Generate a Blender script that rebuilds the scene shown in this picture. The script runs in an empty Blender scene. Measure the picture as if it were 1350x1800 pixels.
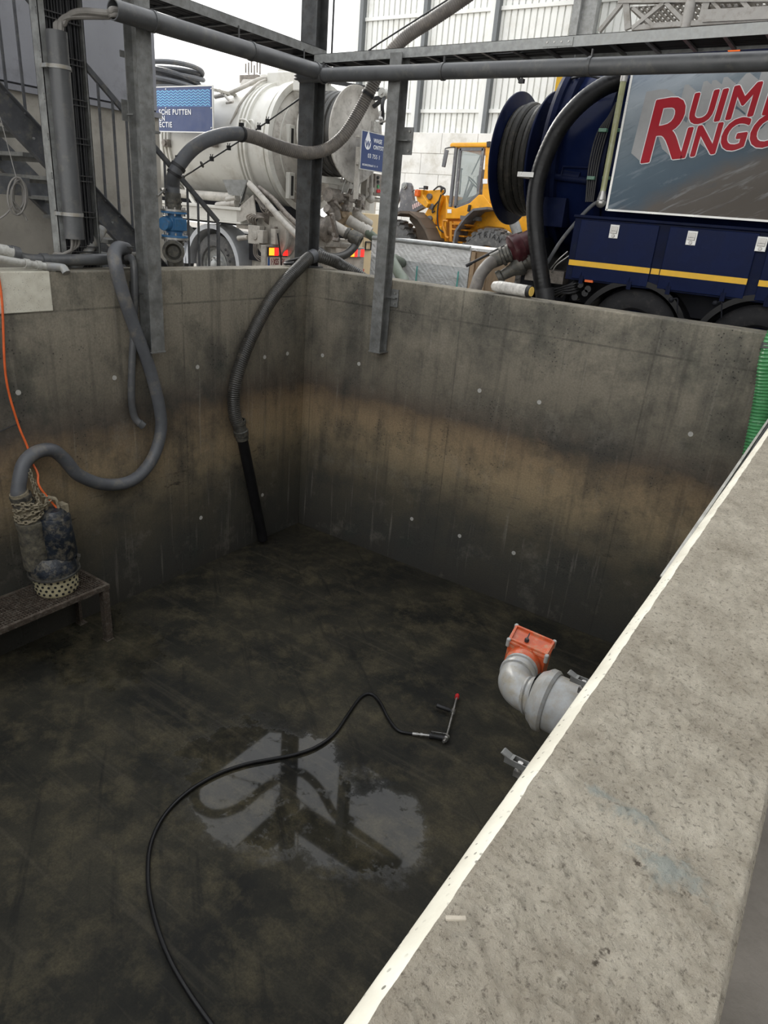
import bpy, math, random
from mathutils import Vector, Matrix, Euler, noise
random.seed(7)
S = bpy.context.scene
COL = S.collection
PI = math.pi

# ---------------------------------------------------------------- camera
CAM = Vector((6.104, -7.2251, 4.3043))
EUL = Euler((1.1650991, -0.08036839, 0.60234906), 'XYZ')
FPX = 1216.77
cd = bpy.data.cameras.new('camera')
cam = bpy.data.objects.new('camera', cd)
COL.objects.link(cam)
cam.location = CAM
cam.rotation_euler = EUL
cd.sensor_fit = 'AUTO'
cd.sensor_width = 36.0
cd.lens = FPX / 1800 * 36.0
cd.clip_start = 0.05
cd.clip_end = 400
S.camera = cam
RM = EUL.to_matrix()

def ray(px, py):
    return RM @ Vector(((px - 675) / FPX, -(py - 900) / FPX, -1.0))

def at(ax, val, px, py):
    """point of the plane <axis>=val that the photograph shows at a pixel (measuring aid)"""
    d = ray(px, py)
    return CAM + d * ((val - CAM[ax]) / d[ax])

def dep(px, py, d):
    return CAM + ray(px, py) * d

def V(*a):
    return Vector(a)

# ---------------------------------------------------------------- mesh builder
def frame(d):
    d = d.normalized()
    u = Vector((0, 0, 1)) if abs(d.z) < 0.9 else Vector((1, 0, 0))
    a = d.cross(u).normalized()
    return a, a.cross(d).normalized() * -1

def spl(pts, n=8):
    pts = [Vector(p) for p in pts]
    P = [2 * pts[0] - pts[1]] + pts + [2 * pts[-1] - pts[-2]]
    out = []
    for i in range(1, len(P) - 2):
        a, b, c, d = P[i - 1], P[i], P[i + 1], P[i + 2]
        for k in range(n):
            t = k / n
            out.append(0.5 * ((2 * b) + (c - a) * t + (2 * a - 5 * b + 4 * c - d) * t * t + (3 * b - a - 3 * c + d) * t ** 3))
    out.append(pts[-1])
    return out

def resample(pts, step):
    L = [0]
    for a, b in zip(pts, pts[1:]):
        L.append(L[-1] + (b - a).length)
    n = max(2, int(L[-1] / step))
    out = []
    j = 0
    for i in range(n + 1):
        s = L[-1] * i / n
        while j < len(L) - 2 and L[j + 1] < s:
            j += 1
        t = (s - L[j]) / max(1e-9, L[j + 1] - L[j])
        out.append(pts[j].lerp(pts[j + 1], t))
    return out

class MB:
    def __init__(self):
        self.v = []
        self.f = []
        self.mi = []
    def add(self, vs, fs, m=0):
        o = len(self.v)
        self.v += [tuple(p) for p in vs]
        self.f += [tuple(i + o for i in f) for f in fs]
        self.mi += [m] * len(fs)
        return self
    def box(self, x0, x1, y0, y1, z0, z1, m=0):
        vs = [(x0, y0, z0), (x1, y0, z0), (x1, y1, z0), (x0, y1, z0), (x0, y0, z1), (x1, y0, z1), (x1, y1, z1), (x0, y1, z1)]
        return self.add(vs, [(3, 2, 1, 0), (4, 5, 6, 7), (0, 1, 5, 4), (1, 2, 6, 5), (2, 3, 7, 6), (3, 0, 4, 7)], m)
    def beam(self, p0, p1, w, h, up=None):
        p0, p1 = Vector(p0), Vector(p1)
        d = (p1 - p0).normalized()
        if up is None:
            up = Vector((0, 0, 1)) if abs(d.z) < 0.95 else Vector((0, 1, 0))
        a = d.cross(Vector(up)).normalized() * (w / 2)
        b = a.cross(d).normalized() * (h / 2)
        vs = [p0 - a - b, p0 + a - b, p0 + a + b, p0 - a + b, p1 - a - b, p1 + a - b, p1 + a + b, p1 - a + b]
        return self.add(vs, [(0, 1, 2, 3), (7, 6, 5, 4), (4, 5, 1, 0), (5, 6, 2, 1), (6, 7, 3, 2), (7, 4, 0, 3)])
    def cyl(self, p0, p1, r0, r1=None, n=24):
        r1 = r0 if r1 is None else r1
        return self.lathe(p0, Vector(p1) - Vector(p0), [(0, 0), (0, r0), ((Vector(p1) - Vector(p0)).length, r1), ((Vector(p1) - Vector(p0)).length, 0)], n)
    def lathe(self, p0, axis, prof, n=32, closed=False):
        """profile of (distance along axis, radius)"""
        p0 = Vector(p0)
        d = Vector(axis).normalized()
        a, b = frame(d)
        vs = []
        fs = []
        rows = []
        for t, r in prof:
            if r < 1e-6:
                rows.append([len(vs)])
                vs.append(p0 + d * t)
            else:
                rows.append(list(range(len(vs), len(vs) + n)))
                for k in range(n):
                    q = 2 * PI * k / n
                    vs.append(p0 + d * t + (a * math.cos(q) + b * math.sin(q)) * r)
        if closed:
            rows.append(rows[0])
        for A, B in zip(rows, rows[1:]):
            for k in range(n):
                k2 = (k + 1) % n
                if len(A) == 1 and len(B) == 1:
                    continue
                if len(A) == 1:
                    fs.append((A[0], B[k], B[k2]))
                elif len(B) == 1:
                    fs.append((A[k2], A[k], B[0]))
                else:
                    fs.append((A[k2], A[k], B[k], B[k2]))
        return self.add(vs, fs)
    def torus(self, c, axis, R, r, n=40, m=10):
        return self.lathe(c, axis, [(r * math.sin(2 * PI * k / m), R + r * math.cos(2 * PI * k / m)) for k in range(m)], n, closed=True)
    def arc_band(self, c, axis, R, r, w, a0, a1, n=24, start=None):
        """band (mudguard) of inner radius r, outer R, width w along axis, from angle a0 to a1 (from +x, in the plane of x and z when axis is y)"""
        c = Vector(c)
        ax = Vector(axis).normalized()
        e1 = Vector((1, 0, 0)) if abs(ax.x) < .9 else Vector((0, 1, 0))
        e2 = Vector((0, 0, 1))
        vs = []
        fs = []
        for i in range(n + 1):
            q = a0 + (a1 - a0) * i / n
            u = e1 * math.cos(q) + e2 * math.sin(q)
            for rr, s in ((r, 0), (R, 0), (R, 1), (r, 1)):
                vs.append(c + u * rr + ax * (w * s))
        for i in range(n):
            for k in range(4):
                k2 = (k + 1) % 4
                fs.append((i * 4 + k, i * 4 + k2, i * 4 + 4 + k2, i * 4 + 4 + k))
        fs.append((3, 2, 1, 0))
        fs.append(tuple(n * 4 + k for k in range(4)))
        return self.add(vs, fs)
    def tube(self, pts, r, n=12, cap=True):
        pts = [Vector(p) for p in pts]
        rf = r if callable(r) else (lambda i: r)
        d = (pts[1] - pts[0]).normalized()
        a, b = frame(d)
        vs = []
        fs = []
        for i, p in enumerate(pts):
            if i == 0:
                t = pts[1] - pts[0]
            elif i == len(pts) - 1:
                t = pts[-1] - pts[-2]
            else:
                t = pts[i + 1] - pts[i - 1]
            t = t.normalized()
            a = (a - t * a.dot(t)).normalized()
            b = t.cross(a)
            R = rf(i)
            for k in range(n):
                q = 2 * PI * k / n
                vs.append(p + (a * math.cos(q) + b * math.sin(q)) * R)
        for i in range(len(pts) - 1):
            for k in range(n):
                k2 = (k + 1) % n
                fs.append((i * n + k, i * n + k2, i * n + n + k2, i * n + n + k))
        if cap:
            fs.append(tuple(range(n))[::-1])
            fs.append(tuple((len(pts) - 1) * n + k for k in range(n)))
        return self.add(vs, fs)
    def ribbed(self, pts, r, pitch=0.016, amp=0.05, n=16):
        P = resample(pts, pitch / 3)
        return self.tube(P, lambda i: r * (1 + amp * (1 if i % 3 == 0 else -.5)), n)
    def prism(self, poly, vec):
        poly = [Vector(p) for p in poly]
        vec = Vector(vec)
        n = len(poly)
        nrm = Vector((0, 0, 0))
        for i in range(n):
            nrm += poly[i].cross(poly[(i + 1) % n])
        if nrm.dot(vec) > 0:
            poly = poly[::-1]
        vs = poly + [p + vec for p in poly]
        fs = [tuple(range(n)), tuple(range(2 * n - 1, n - 1, -1))]
        for i in range(n):
            j = (i + 1) % n
            fs.append((j, i, i + n, j + n))
        return self.add(vs, fs)
    def sphere(self, c, r, n=16, sz=1.0):
        prof = [(-r * sz * math.cos(PI * k / n), r * math.sin(PI * k / n)) for k in range(n + 1)]
        prof[0] = (prof[0][0], 0)
        prof[-1] = (prof[-1][0], 0)
        return self.lathe(c, (0, 0, 1), prof, n * 2)

WP = {}
def obj(name, mb, mat, parent=None, bevel=0, smooth=35, kind=None, label=None):
    """link the builder as one mesh object; its origin is at the base of its bounds"""
    xs = [p[0] for p in mb.v]; ys = [p[1] for p in mb.v]; zs = [p[2] for p in mb.v]
    o0 = Vector(((min(xs) + max(xs)) / 2, (min(ys) + max(ys)) / 2, min(zs)))
    me = bpy.data.meshes.new(name)
    me.from_pydata([(p[0] - o0.x, p[1] - o0.y, p[2] - o0.z) for p in mb.v], [], mb.f)
    mats = mat if isinstance(mat, (list, tuple)) else [mat]
    for m in mats:
        me.materials.append(m)
    if len(mats) > 1:
        me.polygons.foreach_set('material_index', mb.mi)
    if smooth:
        me.polygons.foreach_set('use_smooth', [True] * len(me.polygons))
        me.set_sharp_from_angle(angle=math.radians(smooth))
    me.update()
    o = bpy.data.objects.new(name, me)
    COL.objects.link(o)
    if parent is not None:
        o.parent = parent
        o.location = o0 - WP[parent]
    else:
        o.location = o0
    WP[o] = o0
    if bevel:
        b = o.modifiers.new('bevel', 'BEVEL')
        b.width = bevel
        b.segments = 2
        b.limit_method = 'ANGLE'
    if kind:
        o['kind'] = kind
    if label:
        o['label'] = label
    return o

def thing(name, label, cat, loc, group=None):
    o = bpy.data.objects.new(name, None)
    COL.objects.link(o)
    o.location = Vector(loc)
    o.empty_display_size = .1
    WP[o] = Vector(loc)
    return tag(o, label, cat, group)

def tag(o, label, cat, group=None):
    o['label'] = label
    o['category'] = cat
    if group:
        o['group'] = group
    return o

def copy_tree(o, parent=None):
    """a thing, its parts and their sub-parts, sharing mesh data"""
    c = o.copy()
    COL.objects.link(c)
    if parent is not None:
        c.parent = parent
    for ch in [k for k in COL.objects if k.parent == o]:
        copy_tree(ch, c)
    return c

FACE = {'-y': Matrix(((1, 0, 0), (0, 0, -1), (0, 1, 0))), '+x': Matrix(((0, 0, 1), (1, 0, 0), (0, 1, 0)))}

def text(name, items, mat, parent, face, label=None):
    """items: (string, world point, size, turn in degrees, options) -> one mesh of lettering"""
    mb = MB()
    for s, p, size, rot, op in items:
        cu = bpy.data.curves.new('t', 'FONT')
        cu.body = s
        cu.size = size
        cu.extrude = op.get('ext', .002)
        cu.offset = 0
        cu.shear = op.get('shear', 0)
        cu.align_x = op.get('align', 'LEFT')
        cu.space_character = op.get('space', 1)
        cu.resolution_u = 4
        to = bpy.data.objects.new('t', cu)
        COL.objects.link(to)
        dg = bpy.context.evaluated_depsgraph_get()
        me = bpy.data.meshes.new_from_object(to.evaluated_get(dg))
        M = FACE[face] @ Matrix.Rotation(math.radians(rot), 3, 'Z') @ Matrix.Diagonal((op.get('sx', 1), op.get('sy', 1), 1))
        r = op.get('bold', 0)
        offs = [(0, 0)] + ([(r * math.cos(k * PI / 4), r * math.sin(k * PI / 4)) for k in range(8)] if r else [])
        for j, (ox, oy) in enumerate(offs):
            oo = FACE[face] @ Vector((ox, oy, -.00004 * j))
            mb.add([M @ v.co + Vector(p) + oo for v in me.vertices], [tuple(f.vertices) for f in me.polygons])
        bpy.data.objects.remove(to)
        bpy.data.meshes.remove(me)
        bpy.data.curves.remove(cu)
    return obj(name, mb, mat, parent, smooth=0, label=label)

# ---------------------------------------------------------------- materials
def nt(name):
    m = bpy.data.materials.new(name)
    m.use_nodes = True
    t = m.node_tree
    return m, t, t.nodes['Principled BSDF']

def N(t, kind, **kw):
    n = t.nodes.new(kind)
    for k, v in kw.items():
        if k in n.inputs:
            n.inputs[k].default_value = v
        else:
            setattr(n, k, v)
    return n

def coords(t, world):
    if world:
        return N(t, 'ShaderNodeNewGeometry').outputs['Position']
    return N(t, 'ShaderNodeTexCoord').outputs['Object']

def noise_fac(t, co, scale, detail=6, rough=.6, lo=.35, hi=.65, stretch=None, dist=0):
    if stretch:
        mp = N(t, 'ShaderNodeMapping')
        mp.inputs['Scale'].default_value = stretch
        t.links.new(co, mp.inputs['Vector'])
        co = mp.outputs[0]
    n = N(t, 'ShaderNodeTexNoise', Scale=scale, Detail=detail, Roughness=rough, Distortion=dist)
    t.links.new(co, n.inputs['Vector'])
    r = N(t, 'ShaderNodeMapRange')
    r.inputs['From Min'].default_value = lo
    r.inputs['From Max'].default_value = hi
    t.links.new(n.outputs[0], r.inputs['Value'])
    return r.outputs[0]

def mix(t, fac, a, b, blend='MIX'):
    m = N(t, 'ShaderNodeMix', data_type='RGBA', blend_type=blend)
    for sock, val in ((m.inputs[0], fac), (m.inputs[6], a), (m.inputs[7], b)):
        if hasattr(val, 'links'):
            t.links.new(val, sock)
        elif isinstance(val, (int, float)):
            sock.default_value = val
        else:
            sock.default_value = (*val, 1)
    return m.outputs[2]

def math_(t, op, a, b=None, c=None):
    m = N(t, 'ShaderNodeMath', operation=op)
    for i, val in enumerate((a, b, c)):
        if val is None:
            continue
        if hasattr(val, 'links'):
            t.links.new(val, m.inputs[i])
        else:
            m.inputs[i].default_value = val
    return m.outputs[0]

def bump(t, b, h, strength=.3, dist=.01):
    n = N(t, 'ShaderNodeBump', Strength=strength, Distance=dist)
    t.links.new(h, n.inputs['Height'])
    t.links.new(n.outputs[0], b.inputs['Normal'])

def sr(r, g, b):
    f = lambda c: c / 255 / 12.92 if c <= 10 else ((c / 255 + .055) / 1.055) ** 2.4
    return (f(r), f(g), f(b))

def mat(name, col, rough=.55, metal=0.0, var=.25, scale=6, dirt=None, dirt_amt=.5, bmp=0, bscale=60, world=False, emit=0, spec=.5):
    m, t, b = nt(name)
    b.inputs['Specular IOR Level'].default_value = spec
    co = coords(t, world)
    f = noise_fac(t, co, scale)
    c = mix(t, f, tuple(x * (1 - var) for x in col), tuple(min(1, x * (1 + var * .6)) for x in col))
    if dirt:
        g = noise_fac(t, co, scale * 1.7, 8, .7, .62 - dirt_amt * .3, .75)
        c = mix(t, g, c, dirt)
    t.links.new(c, b.inputs['Base Color'])
    b.inputs['Metallic'].default_value = metal
    rr = N(t, 'ShaderNodeMapRange')
    rr.inputs['To Min'].default_value = max(.02, rough - .1)
    rr.inputs['To Max'].default_value = min(1, rough + .12)
    t.links.new(f, rr.inputs['Value'])
    t.links.new(rr.outputs[0], b.inputs['Roughness'])
    if bmp:
        bump(t, b, noise_fac(t, co, bscale, 4, .6, .2, .8), bmp)
    if emit:
        b.inputs['Emission Color'].default_value = (*col, 1)
        b.inputs['Emission Strength'].default_value = emit
    return m
BLOCK_ROOF = (0.6, 8.5, -7.0, -0.4, 10.4)  # extent of the unseen roof slab, trimmed to shape the light
SKY = 1.6
EXPO = 0.5
SUN = 1.6
SUNDIR = (.78, -.42, -.46)
# ---------------------------------------------------------------- concrete
def concrete_pit(name):
    m, t, b = nt(name)
    co = coords(t, True)
    sep = N(t, 'ShaderNodeSeparateXYZ')
    t.links.new(co, sep.inputs[0])
    wob = noise_fac(t, co, 1.1, 6, .6, 0, 1)
    wob2 = noise_fac(t, co, 3.5, 8, .7, 0, 1)
    z = math_(t, 'ADD', sep.outputs['Z'], math_(t, 'MULTIPLY', math_(t, 'SUBTRACT', wob, .5), .35))
    z = math_(t, 'ADD', z, math_(t, 'MULTIPLY', math_(t, 'SUBTRACT', wob2, .5), .22))
    zz = math_(t, 'DIVIDE', z, 3.7)
    cr = N(t, 'ShaderNodeValToRGB')
    t.links.new(zz, cr.inputs[0])
    el = cr.color_ramp.elements
    stops = [(0.0, (.045, .042, .036)), (.14, (.07, .066, .052)), (.25, (.105, .092, .064)), (.33, (.20, .165, .108)), (.42, (.36, .275, .165)),
             (.50, (.32, .235, .14)), (.555, (.20, .145, .092)), (.58, (.125, .10, .076)), (.66, (.19, .168, .13)), (.80, (.28, .25, .195)), (1, (.34, .31, .245))]
    el[0].position, el[0].color = stops[0][0], (*stops[0][1], 1)
    el[1].position, el[1].color = stops[1][0], (*stops[1][1], 1)
    for p, c in stops[2:]:
        e = el.new(p)
        e.color = (*c, 1)
    c = cr.outputs[0]
    # blotches of damp and algae
    bl = noise_fac(t, co, .8, 8, .66, .47, .62)
    c = mix(t, math_(t, 'MULTIPLY', bl, .66), c, (.05, .052, .048))
    bl2 = noise_fac(t, co, 3.1, 9, .72, .5, .66)
    c = mix(t, math_(t, 'MULTIPLY', bl2, .42), c, (.045, .045, .04))
    alg = noise_fac(t, co, 1.7, 6, .6, .58, .72)
    c = mix(t, math_(t, 'MULTIPLY', alg, .55), c, (.035, .045, .038))
    pale = noise_fac(t, co, 2.3, 9, .7, .55, .75)
    c = mix(t, math_(t, 'MULTIPLY', pale, .4), c, (.33, .30, .25))
    # runs down the face
    st = noise_fac(t, co, 1.0, 5, .6, .52, .68, (9, 9, .5))
    c = mix(t, math_(t, 'MULTIPLY', st, .4), c, (.05, .047, .042))
    st2 = noise_fac(t, co, 1.0, 5, .6, .6, .72, (14, 14, .8))
    c = mix(t, math_(t, 'MULTIPLY', st2, .35), c, (.36, .33, .28))
    # form joints: a horizontal one under the top course, vertical ones between panels
    dz = math_(t, 'ABSOLUTE', math_(t, 'SUBTRACT', sep.outputs['Z'], 3.257))
    j = math_(t, 'LESS_THAN', dz, .010)
    hx = math_(t, 'ADD', sep.outputs['X'], sep.outputs['Y'])
    fx = math_(t, 'ABSOLUTE', math_(t, 'SUBTRACT', math_(t, 'FRACT', math_(t, 'MULTIPLY', math_(t, 'ADD', hx, 20.52), .46)), .5))
    j2 = math_(t, 'LESS_THAN', fx, .004)
    jn = noise_fac(t, co, 2, 4, .6, .35, .6)
    jj = math_(t, 'MULTIPLY', math_(t, 'MAXIMUM', j, math_(t, 'MULTIPLY', j2, .7)), math_(t, 'ADD', math_(t, 'MULTIPLY', jn, .5), .08))
    c = mix(t, jj, c, (.03, .029, .026))
    # pin holes and grit
    vo = N(t, 'ShaderNodeTexVoronoi', Scale=26)
    t.links.new(co, vo.inputs['Vector'])
    hm = noise_fac(t, co, 1.6, 4, .6, .5, .62)
    hole = math_(t, 'MULTIPLY', math_(t, 'LESS_THAN', vo.outputs['Distance'], .2), hm)
    c = mix(t, math_(t, 'MULTIPLY', hole, .75), c, (.025, .024, .022))
    g = noise_fac(t, co, 45, 5, .7, .3, .7)
    c = mix(t, math_(t, 'MULTIPLY', g, .38), c, (.03, .03, .028))
    # broken tide lines
    wv = math_(t, 'ADD', sep.outputs['Z'], math_(t, 'MULTIPLY', math_(t, 'SUBTRACT', noise_fac(t, co, 1.3, 5, .6, 0, 1), .5), .32))
    for zc, wd_, am in ((1.22, .022, .8), (1.36, .012, .55), (1.02, .03, .6), (2.12, .010, .5), (.78, .02, .4)):
        dl = math_(t, 'LESS_THAN', math_(t, 'ABSOLUTE', math_(t, 'SUBTRACT', wv, zc)), wd_)
        gt_ = noise_fac(t, co, 2.6 + zc, 8, .75, .54, .64, (1, 1, 2.5))
        c = mix(t, math_(t, 'MULTIPLY', math_(t, 'MULTIPLY', dl, gt_), am), c, (.025, .022, .018))
    t.links.new(c, b.inputs['Base Color'])
    b.inputs['Roughness'].default_value = .78
    b.inputs['Specular IOR Level'].default_value = .3
    h = math_(t, 'SUBTRACT', math_(t, 'ADD', g, math_(t, 'MULTIPLY', wob2, 1.5)), math_(t, 'ADD', math_(t, 'MULTIPLY', hole, 2), math_(t, 'MULTIPLY', jj, 3)))
    bump(t, b, h, .35, .006)
    return m

def concrete_floor(name):
    m, t, b = nt(name)
    co = coords(t, True)
    c = mix(t, noise_fac(t, co, 1.2, 8, .65, .35, .65), (.013, .0135, .0115), (.052, .047, .032))
    c = mix(t, math_(t, 'MULTIPLY', noise_fac(t, co, 3, 10, .75, .47, .68), .6), c, (.14, .118, .068))
    c = mix(t, math_(t, 'MULTIPLY', noise_fac(t, co, .7, 7, .65, .5, .66), .7), c, (.013, .0135, .013))
    # trowel and scraper marks across the slab
    s1 = noise_fac(t, co, 1.0, 6, .6, .55, .68, (.7, 12, 1), .3)
    mp = N(t, 'ShaderNodeMapping')
    mp.inputs['Rotation'].default_value = (0, 0, math.radians(38))
    t.links.new(co, mp.inputs['Vector'])
    s2 = noise_fac(t, mp.outputs[0], 1.0, 6, .6, .57, .7, (.8, 9, 1), .2)
    c = mix(t, math_(t, 'MULTIPLY', s2, .7), c, (.011, .011, .010))
    c = mix(t, math_(t, 'MULTIPLY', s1, .25), c, (.12, .105, .075))
    gr = noise_fac(t, co, 60, 4, .7, .3, .7)
    c = mix(t, math_(t, 'MULTIPLY', gr, .5), c, (.012, .012, .011))
    # standing water: a film in the middle of the slab and a pool under the pump stand
    sep = N(t, 'ShaderNodeSeparateXYZ')
    t.links.new(co, sep.inputs[0])
    def pool(cx, cy, rx, ry, rot):
        ca, sa = math.cos(rot), math.sin(rot)
        dx = math_(t, 'SUBTRACT', sep.outputs['X'], cx)
        dy = math_(t, 'SUBTRACT', sep.outputs['Y'], cy)
        u = math_(t, 'DIVIDE', math_(t, 'ADD', math_(t, 'MULTIPLY', dx, ca), math_(t, 'MULTIPLY', dy, sa)), rx)
        v = math_(t, 'DIVIDE', math_(t, 'SUBTRACT', math_(t, 'MULTIPLY', dy, ca), math_(t, 'MULTIPLY', dx, sa)), ry)
        return math_(t, 'SQRT', math_(t, 'ADD', math_(t, 'POWER', u, 2), math_(t, 'POWER', v, 2)))
    d = math_(t, 'MINIMUM', pool(3.2, -4.0, .95, .72, .3), pool(.45, -3.75, .85, .6, 0))
    d = math_(t, 'MINIMUM', d, pool(4.05, -3.95, .55, .5, 0))
    d = math_(t, 'ADD', d, math_(t, 'MULTIPLY', math_(t, 'SUBTRACT', noise_fac(t, co, 1.8, 10, .72, 0, 1), .5), 1.9))
    wet = N(t, 'ShaderNodeMapRange')
    wet.inputs['From Min'].default_value = 1.0
    wet.inputs['From Max'].default_value = .8
    t.links.new(d, wet.inputs['Value'])
    w = math_(t, 'MULTIPLY', wet.outputs[0], math_(t, 'SUBTRACT', 1, math_(t, 'MULTIPLY', noise_fac(t, co, 9, 9, .8, .55, .7), .35)))
    t.links.new(c, b.inputs['Base Color'])
    rr = N(t, 'ShaderNodeMapRange')
    rr.inputs['To Min'].default_value = .72
    rr.inputs['To Max'].default_value = .035
    t.links.new(w, rr.inputs['Value'])
    t.links.new(rr.outputs[0], b.inputs['Roughness'])
    sp = N(t, 'ShaderNodeMapRange')
    sp.inputs['To Min'].default_value = .2
    sp.inputs['To Max'].default_value = .27
    t.links.new(w, sp.inputs['Value'])
    t.links.new(sp.outputs[0], b.inputs['Specular IOR Level'])
    # ripples round the drip under the stand
    dr = pool(.42, -3.95, 1, 1, 0)
    rip = math_(t, 'MULTIPLY', math_(t, 'SINE', math_(t, 'MULTIPLY', dr, 95)), math_(t, 'LESS_THAN', dr, .36))
    h = math_(t, 'MULTIPLY', math_(t, 'ADD', gr, math_(t, 'MULTIPLY', s2, .8)), math_(t, 'POWER', math_(t, 'SUBTRACT', 1, w), 2))
    h = math_(t, 'ADD', h, math_(t, 'MULTIPLY', rip, .25))
    bump(t, b, h, .3, .006)
    return m

def concrete_coping(name):
    m, t, b = nt(name)
    co = coords(t, True)
    c = mix(t, noise_fac(t, co, 9, 8, .7, .35, .65), (.43, .38, .30), (.68, .62, .51))
    c = mix(t, math_(t, 'MULTIPLY', noise_fac(t, co, 60, 6, .7, .45, .75), .35), c, (.72, .67, .57))
    c = mix(t, math_(t, 'MULTIPLY', noise_fac(t, co, 3.2, 6, .6, .5, .72), .5), c, (.30, .255, .195))
    sp = noise_fac(t, co, 38, 4, .6, .66, .72)
    gate = noise_fac(t, co, 2.5, 3, .5, .42, .6)
    c = mix(t, math_(t, 'MULTIPLY', math_(t, 'MULTIPLY', sp, gate), .85), c, (.06, .045, .032))
    pk = noise_fac(t, co, 130, 5, .7, .54, .66)
    c = mix(t, math_(t, 'MULTIPLY', pk, .62), c, (.10, .082, .062))
    # the smear of pale blue-grey paste
    sep = N(t, 'ShaderNodeSeparateXYZ')
    t.links.new(co, sep.inputs[0])
    def spot(cx, cy, rx, ry):
        u = math_(t, 'DIVIDE', math_(t, 'SUBTRACT', sep.outputs['X'], cx), rx)
        v = math_(t, 'DIVIDE', math_(t, 'SUBTRACT', sep.outputs['Y'], cy), ry)
        return math_(t, 'SQRT', math_(t, 'ADD', math_(t, 'POWER', u, 2), math_(t, 'POWER', v, 2)))
    d = math_(t, 'MINIMUM', spot(6.04, -6.447, .042, .02), spot(6.095, -6.50, .05, .03))
    d = math_(t, 'MINIMUM', d, spot(5.995, -6.43, .03, .012))
    d = math_(t, 'ADD', d, math_(t, 'MULTIPLY', math_(t, 'SUBTRACT', noise_fac(t, co, 38, 9, .75, 0, 1), .5), 3.4))
    pm = N(t, 'ShaderNodeMapRange')
    pm.inputs['From Min'].default_value = 1.05
    pm.inputs['From Max'].default_value = .3
    t.links.new(d, pm.inputs['Value'])
    c = mix(t, math_(t, 'MULTIPLY', pm.outputs[0], .75), c, (.38, .42, .395))
    t.links.new(c, b.inputs['Base Color'])
    b.inputs['Roughness'].default_value = .9
    b.inputs['Specular IOR Level'].default_value = .2
    h = math_(t, 'ADD', noise_fac(t, co, 120, 6, .7, .25, .75), math_(t, 'MULTIPLY', noise_fac(t, co, 420, 3, .6, .2, .8), .5))
    bump(t, b, h, 1.0, .011)
    return m

M = {}
M['pit'] = concrete_pit('pit_concrete')
M['floor'] = concrete_floor('wet_slab')
M['coping'] = concrete_coping('rough_coping')
def smooth_concrete():
    m, t, b = nt('clean_concrete')
    co = coords(t, True)
    c = mix(t, noise_fac(t, co, 7, 6, .6), (.56, .53, .44), (.70, .68, .58))
    vo = N(t, 'ShaderNodeTexVoronoi', Scale=70)
    t.links.new(co, vo.inputs['Vector'])
    sp = math_(t, 'MULTIPLY', math_(t, 'LESS_THAN', vo.outputs['Distance'], .2), noise_fac(t, co, 20, 3, .5, .45, .6))
    c = mix(t, math_(t, 'MULTIPLY', sp, .85), c, (.10, .09, .075))
    t.links.new(c, b.inputs['Base Color'])
    b.inputs['Roughness'].default_value = .8
    bump(t, b, noise_fac(t, co, 60, 5, .6, .2, .8), .25, .004)
    return m
M['clean'] = smooth_concrete()
M['outer'] = mat('outer_concrete', (.34, .30, .24), .85, var=.3, scale=5, dirt=(.12, .10, .08), dirt_amt=.3, bmp=.2, world=True)
M['yard'] = mat('yard_concrete', (.20, .18, .155), .8, var=.35, scale=1.2, dirt=(.09, .08, .065), dirt_amt=.5, bmp=.2, world=True)
M['galv'] = mat('galvanised_steel', (.23, .235, .23), .5, .4, var=.3, scale=9, dirt=(.14, .135, .12), dirt_amt=.4)
M['galv_bright'] = mat('new_galvanised_steel', (.34, .35, .345), .45, .4, var=.3, scale=14, dirt=(.3, .3, .28))
M['galv_dark'] = mat('weathered_steel', (.115, .118, .12), .5, .5, var=.3, scale=7, dirt=(.07, .06, .05), dirt_amt=.4)
M['iron'] = mat('cast_iron', (.10, .098, .09), .55, .5, var=.4, scale=14, dirt=(.2, .18, .14))
M['steel'] = mat('bare_steel', (.45, .44, .42), .35, .85, var=.3, scale=20)
M['pvc'] = mat('grey_plastic_pipe', (.085, .088, .092), .42, var=.2, scale=5, dirt=(.15, .145, .13), dirt_amt=.3)
M['pvc_light'] = mat('pale_grey_plastic_pipe', (.33, .34, .345), .36, var=.18, scale=9, dirt=(.26, .225, .16), dirt_amt=.75)
M['pvc_white'] = mat('off_white_plastic_pipe', (.50, .50, .47), .4, var=.2, scale=6, dirt=(.25, .23, .2))
M['hose_grey'] = mat('grey_hose_rubber', (.10, .105, .115), .5, var=.2, scale=4, dirt=(.2, .18, .15), dirt_amt=.35)
M['hose_brown'] = mat('dusty_ribbed_hose', (.17, .155, .14), .55, var=.3, scale=5, dirt=(.27, .24, .2), dirt_amt=.4)
M['hose_dark'] = mat('dark_ribbed_hose', (.05, .048, .044), .36, var=.3, scale=5, dirt=(.10, .088, .07), dirt_amt=.3)
M['rubber'] = mat('black_rubber', (.010, .010, .011), .38, var=.3, scale=8, spec=.3)
M['black'] = mat('matt_black', (.02, .02, .022), .5, var=.3, scale=8)
M['cable'] = mat('black_cable_sheath', (.025, .026, .03), .45, var=.4, scale=6)
M['cable_grey'] = mat('grey_cable_sheath', (.21, .20, .185), .5, var=.2, scale=6)
M['orange'] = mat('orange_cable_sheath', (.72, .13, .03), .45, var=.2, scale=8)
M['orange_pvc'] = mat('orange_plastic', (.50, .085, .024), .45, var=.25, scale=14, dirt=(.33, .25, .16), dirt_amt=.4)
M['mud'] = mat('dried_mud', (.30, .26, .18), .85, var=.4, scale=14, dirt=(.12, .10, .075), dirt_amt=.5, bmp=.6, bscale=50)
M['pump_blue'] = mat('mud_smeared_paint', (.014, .020, .03), .42, var=.4, scale=8, dirt=(.20, .175, .125), dirt_amt=.5, bmp=.4, bscale=30)
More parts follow.
